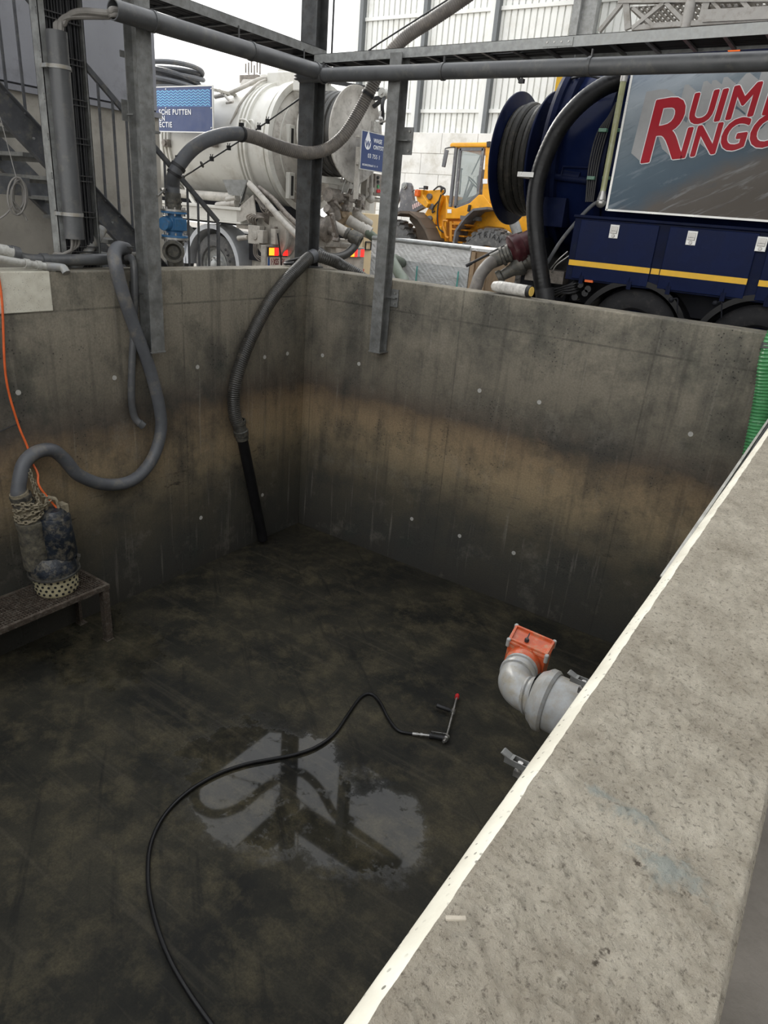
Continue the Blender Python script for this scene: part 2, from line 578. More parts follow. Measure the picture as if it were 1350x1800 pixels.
M['rust'] = mat('rusty_steel', (.085, .065, .05), .7, .3, var=.4, scale=16, dirt=(.2, .18, .15), dirt_amt=.5, bmp=.4, bscale=80)
M['red'] = mat('red_plastic', (.6, .03, .035), .4, var=.15)
M['green'] = mat('green_hose', (.07, .30, .11), .35, var=.25, scale=6, dirt=(.35, .5, .38), dirt_amt=.2)

# ---------------------------------------------------------------- the pit
W = 5.876
T = .307
H = 3.6
GZ = 2.70
floor = obj('floor', MB().box(-.4, W + .4, -9.4, .4, -.25, 0), M['floor'], smooth=0, kind='structure')
wl = obj('wall_left', MB().box(-.3, 0, -9.0, .3, -.05, H), M['pit'], smooth=0, bevel=.012, kind='structure')
wb = obj('wall_back', MB().box(.0005, W + T, 0, .3, -.05, H), M['pit'], smooth=0, bevel=.012, kind='structure')
wf = obj('wall_front', MB().box(.0005, W + T, -9.3, -9.0, -.05, H), M['pit'], smooth=0, kind='structure')

# the near wall: its rough top is a fine mesh, its inner arris a smooth chamfer
mb = MB()
ys = []
y = -8.99
while y < -.002:
    ys.append(y)
    d = abs(y - CAM.y) + .45
    y += max(.0055, min(.05, .0055 * d / .9)) if y > -7.05 else .05
ys.append(-.001)
prof0 = [(W, -.05), (W, H - .034)]
xs = [W + .028 + (T - .034) * i / 44 for i in range(45)]
rows = []
for y in ys:
    e = .002 * noise.fractal(Vector((y * 6, 3.1, 0)), .8, 2.2, 5)
    e2 = .0022 * noise.fractal(Vector((y * 14, 7.7, 0)), .8, 2.2, 4)
    row = [(W, y, -.05), (W, y, H - .034 + e), (W + .005, y, H - .022 + e), (W + .024 + e2, y, H - .001 + e * .3)]
    for i, x in enumerate(xs):
        edge = min(1, i / 4, (44 - i) / 3)
        p = Vector((x, y, 0))
        n = .0022 * noise.fractal(p * 24, .75, 2.1, 6) + .0036 * noise.fractal(p * 60, .4, 2.1, 4) + .0042 * noise.noise(p * 120) + .004 * max(0, noise.noise(p * 85 + Vector((9, 4, 2))) - .35) + .003 * max(0, noise.noise(p * 8) - .1)
        lump = .02 * math.exp(-(((x - 6.045) / .02) ** 2 + ((y + 6.452) / .011) ** 2)) + .006 * math.exp(-(((x - 6.09) / .04) ** 2 + ((y + 6.5) / .025) ** 2))
        row.append((x + (e2 if i < 2 else 0), y, H + n * edge + lump))
    row += [(W + T, y, H - .010 + e2), (W + T, y, -.05)]
    rows.append(row)
nv = len(rows[0])
fs, mi = [], []
for j in range(len(rows) - 1):
    for i in range(nv - 1):
        fs.append((j * nv + i, j * nv + nv + i, j * nv + nv + i + 1, j * nv + i + 1))
        mi.append(0 if i == 0 else 1 if i < 4 else 3 if i >= nv - 2 else 2)
mb.v = [p for r in rows for p in r]
mb.f = [f[::-1] for f in fs] + [tuple(range(nv)), tuple((len(rows) - 1) * nv + i for i in range(nv))[::-1]]
mb.mi = mi + [0, 0]
wr = obj('wall_right', mb, [M['pit'], M['clean'], M['coping'], M['outer']], smooth=60, kind='structure')

# the pale, newer length of the left wall's top course
obj('trim_1', MB().box(-.305, .012, -6.2, -3.53, 3.262, H + .006), M['clean'], smooth=0, bevel=.008, kind='structure')

# tie-hole plugs cast in the walls
plug = mat('grey_mortar', (.46, .45, .42), .8, var=.2, scale=30)
for y_, z_ in ((-3.944, 2.57), (-2.943, 2.57), (-1.855, 2.548), (-.762, 2.54), (-.336, 2.54), (-1.863, .672), (-.773, .667)):
    obj('tie_hole_plug', MB().cyl((-.01, y_, z_), (.006, y_, z_), .026, .024, 16), plug, wl)
for x_, z_ in ((.32, 2.535), (.92, 2.53), (2.655, 2.53), (3.392, 2.548), (4.992, 2.563), (1.936, .676), (2.654, .668), (3.397, .688)):
    obj('tie_hole_plug', MB().cyl((x_, .01, z_), (x_, -.006, z_), .026, .024, 16), plug, wb)

# ground round the pit
g = MB()
g.box(-40, -.3, -9.3, .3, GZ - .3, GZ).box(W + T, 14, -9.3, .3, GZ - .3, GZ)
g.box(-40, 14, .3, 30, GZ - .3, GZ).box(-40, 14, -30, -9.3, GZ - .3, GZ)
obj('ground', g, M['yard'], smooth=0, kind='structure')

# ---------------------------------------------------------------- steel posts
def hsec(mb, cx, cy, z0, z1, w, h, axis, tf=.012, tw=.009):
    """H section: flanges at both ends along <axis>, depth h along it, width w across"""
    if axis == 'x':
        mb.box(cx - h / 2, cx - h / 2 + tf, cy - w / 2, cy + w / 2, z0, z1)
        mb.box(cx + h / 2 - tf, cx + h / 2, cy - w / 2, cy + w / 2, z0, z1)
        mb.box(cx - h / 2 + tf, cx + h / 2 - tf, cy - tw / 2, cy + tw / 2, z0, z1)
    else:
        mb.box(cx - w / 2, cx + w / 2, cy - h / 2, cy - h / 2 + tf, z0, z1)
        mb.box(cx - w / 2, cx + w / 2, cy + h / 2 - tf, cy + h / 2, z0, z1)
        mb.box(cx - tw / 2, cx + tw / 2, cy - h / 2 + tf, cy + h / 2 - tf, z0, z1)
    return mb

def bolts(parent, pts, axis, r=.012, l=.02):
    for p in pts:
        p = Vector(p)
        obj('bolt', MB().cyl(p, p + Vector(axis) * l, r, r, 6), M['steel'], parent, smooth=0)

t = thing('steel_post', 'grey steel post bolted to the left pit wall by the hanging hose', 'steel post', (.1, -2.52, 2.81), 'steel posts of the overhead frame')
obj('column', hsec(MB(), .095, -2.525, 2.82, 5.86, .16, .17, 'x'), M['galv'], t, smooth=0)
obj('end_plate', MB().box(.004, .19, -2.61, -2.44, 2.808, 2.82), M['galv'], t, smooth=0)
obj('wall_bracket', MB().box(.002, .02, -2.70, -2.60, 3.28, 3.50).box(.002, .10, -2.65, -2.61, 3.38, 3.395), M['galv_dark'], t, smooth=0)
bolts(t, [(.02, -2.67, 3.33), (.02, -2.67, 3.45)], (1, 0, 0))
obj('lug_plate', MB().box(.0, .012, -2.665, -2.60, 4.90, 5.07).box(.0, .1, -2.62, -2.605, 4.95, 4.965), M['galv'], t, smooth=0)
obj('lug_plate', MB().box(.03, .15, -2.445, -2.36, 4.83, 4.85), M['galv'], t, smooth=0)
obj('lug_plate', MB().box(.0, .012, -2.65, -2.60, 5.40, 5.45), M['galv'], t, smooth=0)

t = thing('steel_post', 'grey steel post fixed to the back pit wall between the two tankers', 'steel post', (1.26, -.1, 2.75), 'steel posts of the overhead frame')
obj('column', hsec(MB(), 1.262, -.098, 2.762, 5.87, .15, .16, 'y'), M['galv'], t, smooth=0)
obj('end_plate', MB().box(1.18, 1.35, -.185, -.004, 2.75, 2.762), M['galv'], t, smooth=0)
obj('wall_bracket', MB().box(1.34, 1.44, -.02, -.002, 3.30, 3.50).box(1.30, 1.43, -.07, -.02, 3.40, 3.412), M['galv'], t, smooth=0)
bolts(t, [(1.40, -.02, 3.34), (1.40, -.02, 3.46)], (0, -1, 0))
obj('lug_plate', MB().box(1.335, 1.46, -.03, -.018, 4.93, 5.20).box(1.30, 1.44, -.1, -.03, 5.06, 5.072), M['galv'], t, smooth=0)
bolts(t, [(1.42, -.03, 4.97), (1.42, -.03, 5.16)], (0, -1, 0), .014, .012)

t = thing('steel_post', 'tall dark steel post standing on the far corner of the pit', 'steel post', (-.13, .14, H), 'steel posts of the overhead frame')
obj('column', hsec(MB(), -.13, .14, H + .015, 8.6, .22, .22, 'y', .016, .012), M['galv_dark'], t, smooth=0)
obj('base_plate', MB().box(-.29, .03, -.01, .29, H, H + .015), M['galv_dark'], t, smooth=0)
bolts(t, [(-.26, .02, H + .015), (.0, .02, H + .015), (-.26, .26, H + .015), (.0, .26, H + .015)], (0, 0, 1), .014, .025)
tag(obj('rope', MB().tube(spl([(.03, -.05, 3.66), (-.02, -.08, 3.71), (-.12, -.08, 3.69), (-.22, -.08, 3.66), (-.27, -.12, 3.63), (-.2, -.16, 3.63), (-.1, -.13, 3.65)]), .02, 8), M['black']), 'black rope lying at the foot of the corner post', 'rope')
obj('conduit', MB().cyl((.02, .29, 5.9), (.02, .29, 8.6), .012, .012, 10), M['cable'], t)

# ---------------------------------------------------------------- overhead cable trays and pipes
def cables(mb, p0, p1, across, n, r, sag=.0):
    p0, p1, across = Vector(p0), Vector(p1), Vector(across)
    for k in range(n):
        o = across * ((k + .5) / n - .5)
        j = random.uniform(-.012, .012)
        mb.tube([p0 + o, p0.lerp(p1, .33) + o * 1.02 + V(0, 0, j), p0.lerp(p1, .66) + o + V(0, 0, -j), p1 + o], r * random.uniform(.7, 1.2), 8)
    return mb

t = thing('cable_tray', 'long galvanised cable tray overhead, running to the right along the back pit wall', 'cable tray', (3.2, .03, 5.76), 'overhead cable trays')
x0, x1 = .10, 7.2
zt = lambda x: 5.905 + .012 * x
for yy, k in ((-.12, 'near'), (.34, 'far')):
    r_ = MB()
    for a, b in ((x0, 3.02), (3.025, x1)):
        r_.prism([(a, yy, zt(a)), (b, yy, zt(b)), (b, yy, zt(b) - .09), (a, yy, zt(a) - .09)], (0, .004, 0))
        r_.prism([(a, yy, zt(a)), (b, yy, zt(b)), (b, yy + .018, zt(b)), (a, yy + .018, zt(a))], (0, 0, -.004))
    obj('side_rail', r_, M['galv_bright'], t, smooth=0)
for k in range(22):
    x = x0 + .2 + k * .32
    obj('rung', MB().box(x, x + .035, -.115, .34, zt(x) - .09, zt(x) - .072), M['galv_dark'], t, smooth=0)
obj('cables', cables(MB(), (x0, .11, zt(x0) - .05), (x1, .11, zt(x1) - .05), (0, .42, 0), 22, .013), M['cable'], t)
obj('splice_plate', MB().box(2.88, 3.17, -.128, -.121, zt(3) - .08, zt(3) - .01), M['galv_bright'], t, smooth=0)
bolts(t, [(2.92 + k * .07, -.126, zt(3) - .045) for k in range(4)], (0, -1, 0), .008, .008)

t = thing('cable_tray', 'dark galvanised cable tray overhead, running towards the viewer along the left pit wall', 'cable tray', (-.1, -2.2, 5.8), 'overhead cable trays')
y0, y1 = -6.2, .10
for xx in (-.27, .10):
    obj('side_rail', MB().box(xx - .004, xx, y0, y1, 5.90, 5.985).box(xx - .02, xx, y0, y1, 5.981, 5.985), M['galv'], t, smooth=0)
for k in range(19):
    yy = y0 + .15 + k * .33
    obj('rung', MB().box(-.27, .096, yy, yy + .035, 5.901, 5.915), M['galv_dark'], t, smooth=0)
obj('cables', cables(MB(), (-.1, y0, 5.93), (-.1, y1, 5.93), (.33, 0, 0), 19, .012), M['cable'], t)

t = thing('overhead_pipe', 'long grey pipe slung under the back cable tray, before the blue truck', 'pipe', (3.4, -.25, 5.58), 'grey pipes under the cable trays')
obj('pipe', MB().cyl((.02, -.25, 5.675), (7.2, -.25, 5.655), .072, .072, 28), M['pvc'], t)
for x in (.35, 1.9, 3.42, 5.0):
    obj('pipe_clip', MB().lathe((x - .015, -.25, 5.668), (1, 0, 0), [(0, .073), (0, .08), (.03, .08), (.03, .073)], 28).box(x - .006, x + .006, -.262, -.238, 5.745, 5.80), M['galv_dark'], t)

t = thing('overhead_pipe', 'grey pipe with an open end, slung along the left cable tray', 'pipe', (.28, -1.4, 5.54), 'grey pipes under the cable trays')
obj('pipe', MB().lathe((.28, -2.9, 5.672), (0, 1, .0135), [(0, .068), (0, .078), (2.75, .078), (2.75, .068)], 28, closed=True), M['pvc'], t)
for y in (-2.5, -1.3, -.3):
    obj('pipe_clip', MB().lathe((.28, y - .015, 5.672 + .0135 * (y + 2.9)), (0, 1, 0), [(0, .079), (0, .085), (.03, .085), (.03, .079)], 28).box(.1, .28, y - .006, y + .006, 5.755 + .0135 * (y + 2.9), 5.765 + .0135 * (y + 2.9)).box(.1, .11, y - .006, y + .006, 5.76, 5.92), M['galv_dark'], t)
wr_ = MB()
for k in range(7):
    wr_.torus((-.12 + random.uniform(-.02, .02), .12, 5.70 + k * .03), (random.uniform(-.1, .1), random.uniform(-.1, .1), 1), .19 + random.uniform(-.01, .03), .014, 36, 8)
tag(obj('cable_wrap', wr_, M['cable']), 'black cables wound round the tall corner post below the trays', 'cable')

# upright tray with its cables, the conduit clipped in front of it
t = thing('cable_tray', 'upright galvanised cable tray full of black cables behind the left wall', 'cable tray', (-.42, -3.0, H), None)
ya, yb = -3.225, -2.80
zb, ztop = 2.72, 6.4
obj('side_rail', MB().box(-.38, -.27, ya, ya + .006, zb, ztop).box(-.276, -.27, ya - .0, ya + .06, zb, ztop), M['galv_bright'], t, smooth=0)
obj('side_rail', MB().box(-.38, -.27, yb - .006, yb, zb, ztop).box(-.276, -.27, yb - .02, yb, zb, ztop), M['galv'], t, smooth=0)
for k in range(10):
    z = 3.74 + k * .31
    obj('rung', MB().box(-.30, -.285, ya, yb, z, z + .008).box(-.30, -.285, ya, yb, z + .045, z + .053).prism([(-.295, ya + .0, z + .008), (-.295, ya + .02, z + .008), (-.295, ya + .02, z + .045), (-.295, ya, z + .045)], (.004, 0, 0)).prism([(-.295, yb - .02, z + .008), (-.295, yb, z + .008), (-.295, yb, z + .045), (-.295, yb - .02, z + .045)], (.004, 0, 0)), M['galv_dark'], t, smooth=0)
for k in range(14):
    yy = ya + .03 + k * .028
    r_ = random.uniform(.009, .016)
    obj('cable', MB().tube([(-.33 + random.uniform(-.01, .01), yy, zb), (-.335, yy + random.uniform(-.008, .008), 4.2), (-.33, yy + random.uniform(-.008, .008), 5.2), (-.33, yy, ztop)], r_, 8), M['cable'], t)
obj('back_plate', MB().box(-.385, -.38, ya, yb, zb, ztop), M['black'], t, smooth=0)

cyl_p = lambda z: at(0, -.17, 0, 0)
pb = at(0, -.17, 130, 420)
pt = at(0, -.17, 104, 56)
t = thing('conduit_pipe', 'upright grey plastic conduit clipped in front of the cable-filled tray', 'conduit', pb, None)
pm = (pb + pt) / 2
pbv, ptv = V(-.17, pm.y - .01, pb.z), V(-.17, pm.y - .01, pt.z)
obj('pipe', MB().lathe(pbv, (0, 0, 1), [(0, .075), (0, .086), ((ptv - pbv).z, .086), ((ptv - pbv).z, .075)], 28, closed=True), M['pvc'], t)
for f in (.12, .83):
    z = pbv.z + (ptv - pbv).z * f
    obj('strap', MB().lathe((-.17, pbv.y, z), (0, 0, 1), [(0, .087), (0, .093), (.03, .093), (.03, .087)], 28).box(-.27, -.17, pbv.y - .115, pbv.y - .085, z, z + .03).box(-.27, -.17, pbv.y + .085, pbv.y + .115, z, z + .03), M['pvc_light'], t)
for k, (dx, dy, dz) in enumerate(((0, 0, 0), (.03, .02, .05))):
    cab = spl([V(-.17 + dx, pbv.y + dy, pbv.z + .1), V(-.17 + dx, pbv.y + dy, ptv.z - .1), at(0, -.16 + dx, 104 + 8 * k, 45 - 4 * k), at(0, -.10 + dx, 118 + 8 * k, 30 - 5 * k), at(0, .0 + dx, 150, 28 - 8 * k), at(0, .2 + dx, 190, 28 - 5 * k), V(.28, -2.85, 5.645 + .03 * k), V(.28, -2.3, 5.64 + .04 * k)])
    tag(obj('cable', MB().tube(cab, .027, 10), M['cable_grey']), ['lower grey cable bending from the conduit into the open pipe end', 'upper grey cable bending from the conduit into the open pipe end'][k], 'cable')
for k in range(3):
    cab = spl([V(-.17, pbv.y + .03 * k - .03, pbv.z + .1), V(-.17, pbv.y + .03 * k - .03, pbv.z - .05), V(-.22, pbv.y - .04 - .03 * k, pbv.z - .14), V(-.33, pbv.y - .08 - .03 * k, H + .06), V(-.345, pbv.y - .10 - .03 * k, GZ + .3)])
    obj('cable', MB().tube(cab, .014, 8), M['cable_grey'], t)
# ---------------------------------------------------------------- pump on its stand
bx0, bx1, by1, by0, bz = .02, .56, -3.565, -5.3, .65
t = thing('pump_stand', 'rusty steel stand with a grated top, under the submersible pump at the left wall', 'stand', (.29, -4.4, 0))
g = MB()
for k in range(60):
    y = by0 + .015 + k * (by1 - by0 - .03) / 59
    g.box(bx0 + .03, bx1 - .03, y - .0025, y + .0025, bz - .028, bz)
for k in range(14):
    x = bx0 + .035 + k * (bx1 - bx0 - .07) / 13
    g.box(x - .004, x + .004, by0 + .01, by1 - .01, bz - .02, bz - .002)
obj('grating', g, M['rust'], t, smooth=0)
fr = MB().box(bx0, bx0 + .035, by0, by1, bz - .05, bz + .004).box(bx1 - .035, bx1, by0, by1, bz - .05, bz + .004)
fr.box(bx0 + .035, bx1 - .035, by1 - .035, by1, bz - .05, bz + .004).box(bx0 + .035, bx1 - .035, by0, by0 + .035, bz - .05, bz + .004)
obj('frame', fr, M['rust'], t, smooth=0, bevel=.003)
for x in (bx0 + .005, bx1 - .075):
    for y in (by1 - .08, by0 + .01):
        obj('leg', MB().box(x, x + .07, y, y + .007, 0, bz - .05).box(x if x < .2 else x + .063, x + .007 if x < .2 else x + .07, y + .007, y + .07, 0, bz - .05).box(x - .01, x + .08, y - .01, y + .08, 0, .008), M['rust'], t, smooth=0)

pc = V(.27, -3.95, bz + .005)
ax = V(.0, -.06, 1).normalized()
rt = V(.5, .87, 0)
t = thing('submersible_pump', 'mud-caked submersible pump with a pale perforated strainer, standing on the grated stand', 'pump', pc)
st = mat('cream_strainer_paint', (.62, .56, .36), .5, var=.12, scale=7, dirt=(.05, .045, .035), dirt_amt=.25)
obj('strainer', MB().lathe(pc, ax, [(0, 0), (0, .185), (.03, .2), (.2, .205), (.2, 0)], 48), st, t)
for row in range(4):
    for k in range(22):
        q = 2 * PI * (k + .5 * (row % 2)) / 22
        d = V(math.cos(q), math.sin(q), 0)
        if d.dot(V(.6, -.8, 0)) < -.1:
            continue
        p = pc + ax * (.035 + row * .043) + d * .194
        o = obj('strainer_hole', MB().cyl(p, p + d * .0135, .0125, .0125, 10), M['black'], t, smooth=0)
vol = MB().lathe(pc + ax * .2, ax, [(0, 0), (0, .215), (.03, .225), (.09, .222), (.12, .205), (.16, .19), (.2, .15), (.2, 0)], 48)
obj('volute', vol, M['pump_blue'], t)
obj('wear_plate', MB().lathe(pc + ax * .205, ax, [(0, .225), (0, .24), (.02, .24), (.02, .225)], 48, closed=True).beam(pc + ax * .25 + rt * .2, pc + ax * .34 + rt * .24, .07, .03), M['iron'], t)
mc = pc + ax * .36 + rt * .085
obj('motor_housing', MB().lathe(mc, ax, [(0, 0), (0, .145), (.02, .152), (.42, .142), (.44, .132), (.44, .115), (.46, .11), (.5, .08), (.52, 0)], 36), M['pump_blue'], t)
cv = MB()
for k in range(8):
    q = 2 * PI * k / 8
    cv.beam(mc + ax * .03 + V(math.cos(q), math.sin(q), 0) * .135, mc + ax * .42 + V(math.cos(q), math.sin(q), 0) * .128, .02, .02, (math.cos(q), math.sin(q), .01))
obj('cooling_rib', cv, M['pump_blue'], t)
obj('lifting_lug', MB().tube(spl([mc + ax * .5 - rt * .05, mc + ax * .6 - rt * .04, mc + ax * .62, mc + ax * .6 + rt * .04, mc + ax * .5 + rt * .05]), .014, 8).box(mc.x - .05, mc.x + .05, mc.y + .03, mc.y + .1, mc.z + .44, mc.z + .53), M['mud'], t)
dc = pc + ax * .3 - rt * .12
obj('discharge_housing', MB().lathe(dc, ax, [(-.02, 0), (-.02, .13), (.02, .135), (.38, .122), (.42, .13), (.47, .13), (.48, .1), (.52, .095), (.52, 0)], 36), mat('mud_crusted_casing', (.15, .135, .098), .8, var=.4, scale=9, dirt=(.018, .022, .03), dirt_amt=.75, bmp=.5, bscale=40), t)
ntop = at(0, .20, 32, 862)
nb = dc + ax * .5
obj('discharge_neck', MB().cyl(nb, ntop - ax * .02, .088, .082, 28), M['mud'], t)
cl = MB()
for s in (.55, .78):
    p = nb.lerp(ntop, s)
    cl.lathe(p, ntop - nb, [(-.016, .085), (-.016, .096), (.016, .096), (.016, .085)], 28, closed=True)
    cl.box(p.x + .06, p.x + .11, p.y - .02, p.y + .02, p.z - .018, p.z + .018)
obj('hose_clamp', cl, M['iron'], t)
ch = MB()
def chain(mb, pts, L=.04, r=.006):
    P = resample(spl(pts), L * .72)
    for i, (a, b) in enumerate(zip(P, P[1:])):
        d = (b - a).normalized()
        u, v = frame(d)
        u = (u if i % 2 else v)
        c = (a + b) / 2
        h = L / 2 - r
        lp = []
        for k in range(12):
            q = 2 * PI * k / 12
            lp.append(c + d * (h * .5 * (1 if math.cos(q) > 0 else -1) + L * .28 * math.cos(q)) + u * (L * .33 * math.sin(q)))
        mb.tube(lp + [lp[0]], r, 6, False)
    return mb
chain(ch, [at(0, .22, 52, 825), at(0, .24, 57, 845), at(0, .27, 64, 870), at(0, .3, 73, 890), mc + ax * .6])
chain(ch, [at(0, .22, 48, 830), at(0, .24, 62, 850), at(0, .27, 71, 868), mc + ax * .6 + rt * .03])
for k in range(4):
    z = .02 + .045 * k
    chain(ch, [nb + ax * z + V(math.cos(q), math.sin(q), .25 * math.sin(q * 1.5 + k)) * .115 for q in [i * PI / 4 - 2.2 for i in range(9)]], .05, .008)
obj('lifting_chain', ch, M['mud'], t)

# discharge hose of the pump
gp = [ntop - ax * .05, ntop, at(0, .17, 41, 818), at(0, .15, 62, 796), at(0, .14, 90, 791), at(0, .13, 112, 806), at(0, .13, 140, 836), at(0, .13, 188, 852), at(0, .13, 235, 843),
      at(0, .12, 268, 806), at(0, .11, 283, 755), at(0, .10, 278, 705), at(0, .10, 258, 632), at(0, .10, 236, 575), at(0, .10, 215, 512), at(0, .10, 204, 470), at(0, .04, 201, 448), at(0, -.02, 208, 436), at(0, -.1, 222, 438)]
t = thing('discharge_hose', 'smooth grey hose hanging in a big loop from the wall top to the pump', 'hose', gp[8] - V(0, 0, .1))
obj('hose', MB().tube(spl(gp, 10), .064, 18), M['hose_grey'], t)
obj('clamp_tab', MB().box(-.02, .01, gp[-2].y - .02, gp[-2].y + .16, gp[-3].z + .06, gp[-3].z + .075), M['galv_dark'], t, smooth=0)

# power cable of the pump and its cord
oc = [at(0, .03, -12, 440), at(0, .03, 3, 525), at(0, .04, 10, 660), at(0, .06, 30, 740), at(0, .1, 48, 785), at(0, .12, 55, 810), at(0, .2, 66, 832), at(0, .26, 70, 856), mc + ax * .5 + rt * .04]
tag(obj('power_cable', MB().tube(spl(oc, 10), .010, 10), M['orange']), 'orange cable hanging down the left wall to the pump', 'cable')
tag(obj('tie_cord', MB().tube(spl([at(0, .05, -20, 768), at(0, .05, 10, 754), at(0, .05, 35, 743), at(0, .05, 33, 738)]), .005, 6), M['black']), 'thin black cord tied to the orange cable at the left wall', 'cord')

# old drain pipe behind the hose
dp = [at(0, -.06, 222, 452), at(0, .0, 232, 456), at(0, .05, 236, 478), at(0, .05, 236, 560), at(0, .05, 232, 640), at(0, .05, 231, 700), at(0, .06, 236, 732), at(0, .10, 247, 746)]
t = thing('drain_pipe', 'thin grey drain pipe down the left wall behind the hanging hose', 'pipe', dp[-1])
obj('pipe', MB().tube(spl(dp, 8), .037, 14), M['pvc'], t)
obj('end_socket', MB().cyl(dp[-1] - V(.0, .015, -.02), dp[-1] + V(.02, .02, -.02), .042, .042, 16), M['pvc'], t)

# pipes along the wall top
hp = [at(0, -.17, -60, 432), at(0, -.17, 0, 440), at(0, -.17, 22, 444), at(0, -.17, 40, 455), at(0, -.17, 70, 458), at(0, -.17, 120, 457), at(0, -.15, 205, 455), at(0, -.14, 245, 455)]
t = thing('supply_pipe', 'thick grey pipe lying along the top of the left wall', 'pipe', (-.17, -3.2, H + .02))
obj('pipe', MB().tube(spl(hp, 8), .052, 18), M['pvc'], t)
obj('pipe_section', MB().tube(spl(hp[:3], 8), .0535, 18), M['pvc_white'], t)
for px, py in ((26, 446), (78, 458)):
    p = at(0, -.17, px, py)
    d = (at(0, -.17, px + 4, py + (1 if px < 50 else 0)) - p).normalized()
    obj('coupling', MB().lathe(p - d * .03, d, [(0, .053), (0, .064), (.06, .064), (.06, .053)], 24, closed=True), M['pvc'], t)
p = at(0, -.13, 236, 455)
obj('camlock_coupling', MB().lathe(p, (0, 1, 0), [(-.08, .055), (-.08, .078), (-.05, .078), (-.05, .066), (.06, .066), (.07, .082), (.12, .082), (.14, .06), (.2, .055), (.2, 0)], 24).beam(p + V(.06, .0, .06), p + V(.1, .16, .09), .02, .02).beam(p + V(.07, .1, -.04), p + V(.10, .24, -.01), .07, .02), M['iron'], t)

sp_ = [at(0, -.05, -60, 445), at(0, -.04, 0, 455), at(0, -.03, 40, 462), at(0, -.02, 80, 468), at(0, 0, 104, 470), at(0, .03, 112, 472), at(0, .06, 117, 480)]
t = thing('outlet_pipe', 'thin pale pipe on the left wall top ending in a small elbow over the edge', 'pipe', (-.02, -3.5, H))
obj('pipe', MB().tube(spl(sp_[:5], 6), .031, 14), M['pvc_white'], t)
obj('elbow', MB().tube(spl(sp_[3:], 6), .036, 14), M['pvc_light'], t)
for px, py in ((47, 463), (68, 466), (92, 470)):
    p = at(0, -.02, px, py)
    obj('coupling', MB().lathe(p, sp_[3] - sp_[2], [(-.02, .031), (-.02, .038), (.02, .038), (.02, .031)], 20, closed=True), M['pvc_white'], t)
bk = [at(0, -.3, 125, 480), at(0, -.35, 155, 440), at(0, -.4, 180, 402)]
tag(obj('loose_hose', MB().tube(spl(bk, 8), .05, 14), M['pvc_light']), 'pale hose slanting up behind the wall-top pipe to the stair foot', 'hose')

# ---------------------------------------------------------------- suction hose over the corner
r_ = .075
sh = [V(.75, .78, 3.05), V(.55, .62, 3.45), at(1, .42, 600, 466), at(1, .22, 578, 456), V(.06, .02, 3.74), at(0, .10, 522, 474), at(0, .10, 500, 497), at(0, .10, 470, 537), at(0, .10, 438, 600), at(0, .10, 418, 655), at(0, .10, 411, 695), at(0, .10, 413, 730), at(0, .105, 421, 752)]
t = thing('suction_hose', 'dark ribbed hose draped over the pit corner, black pipe at its end', 'hose', at(0, .11, 463, 952))
path = spl(sh, 12)
obj('hose', MB().ribbed(path, r_, .024, .045, 18), M['hose_dark'], t)
pe0, pe1 = at(0, .11, 423, 757), at(0, .125, 462, 948)
pe1.z = max(pe1.z, .03)
dd = (pe1 - pe0).normalized()
obj('coupling', MB().lathe(pe0 - dd * .14, dd, [(0, .07), (0, .088), (.04, .088), (.05, .078), (.13, .078), (.14, .092), (.2, .092), (.21, .08), (.26, .08), (.26, .06)], 28), M['iron'], t)
obj('suction_pipe', MB().lathe(pe0 + dd * .05, dd, [(0, .05), (0, .068), ((pe1 - pe0).length - .05, .068), ((pe1 - pe0).length - .05, .05)], 28, closed=True), M['rubber'], t)
q0 = path[int(len(path) * .335)]
q1 = path[int(len(path) * .335) + 2]
obj('sleeve', MB().lathe(q0, q1 - q0, [(-.05, .076), (-.05, .084), (.05, .084), (.05, .076)], 24, closed=True), M['hose_grey'], t)

# ---------------------------------------------------------------- spray gun and its hose
wpx = [(725, 1290), (700, 1284), (682, 1262), (668, 1235), (652, 1220), (634, 1226), (612, 1256), (588, 1290), (556, 1313), (520, 1326), (480, 1334), (430, 1344), (380, 1362), (330, 1392), (290, 1432), (266, 1480), (260, 1530), (264, 1580), (278, 1635), (300, 1690), (332, 1745), (372, 1802), (420, 1870)]
wp = [at(2, .016, *q) for q in wpx]
tag(obj('pressure_hose', MB().tube(spl(wp, 8), .0155, 12), M['rubber']), 'thin black pressure-washer hose snaking across the dark pit floor', 'hose')
g0 = at(2, .02, 725, 1290)
g1 = at(2, .03, 755, 1293)
g2 = at(2, .04, 784, 1298)
g3 = at(2, .05, 803, 1226)
t = thing('spray_gun', 'pressure-washer gun with a steel lance and red nozzle lying on the pit floor', 'spray gun', (g2.x, g2.y, 0))
obj('swivel_fitting', MB().lathe(g0, g1 - g0, [(0, .012), (0, .017), (.05, .017), (.05, .012), (.07, .012), (.07, .018), (.09, .018), (.09, .012), ((g1 - g0).length, .013)], 14), M['steel'], t)
obj('grip', MB().lathe(g1, g2 - g1, [(0, 0), (0, .026), (.02, .026), (.03, .021), ((g2 - g1).length - .02, .023), ((g2 - g1).length, .018), ((g2 - g1).length, 0)], 16), M['black'], t)
obj('trigger', MB().beam(g1 + V(-.005, .035, .015), g2 + V(-.02, .035, .015), .006, .014), M['steel'], t)
obj('valve_body', MB().cyl(g2 - V(0, .03, -.0), g2 + V(0, .035, 0), .024, .02, 14).cyl(g2 - V(0, .05, .005), g2 - V(0, .02, .005), .014, .014, 12).sphere(g2, .026, 8), M['steel'], t)
obj('lance', MB().cyl(g2, g3, .011, .010, 12), M['steel'], t)
ln = g3 - g2
hm_ = g2.lerp(g3, .64)
hl = at(2, .05, 768, 1240)
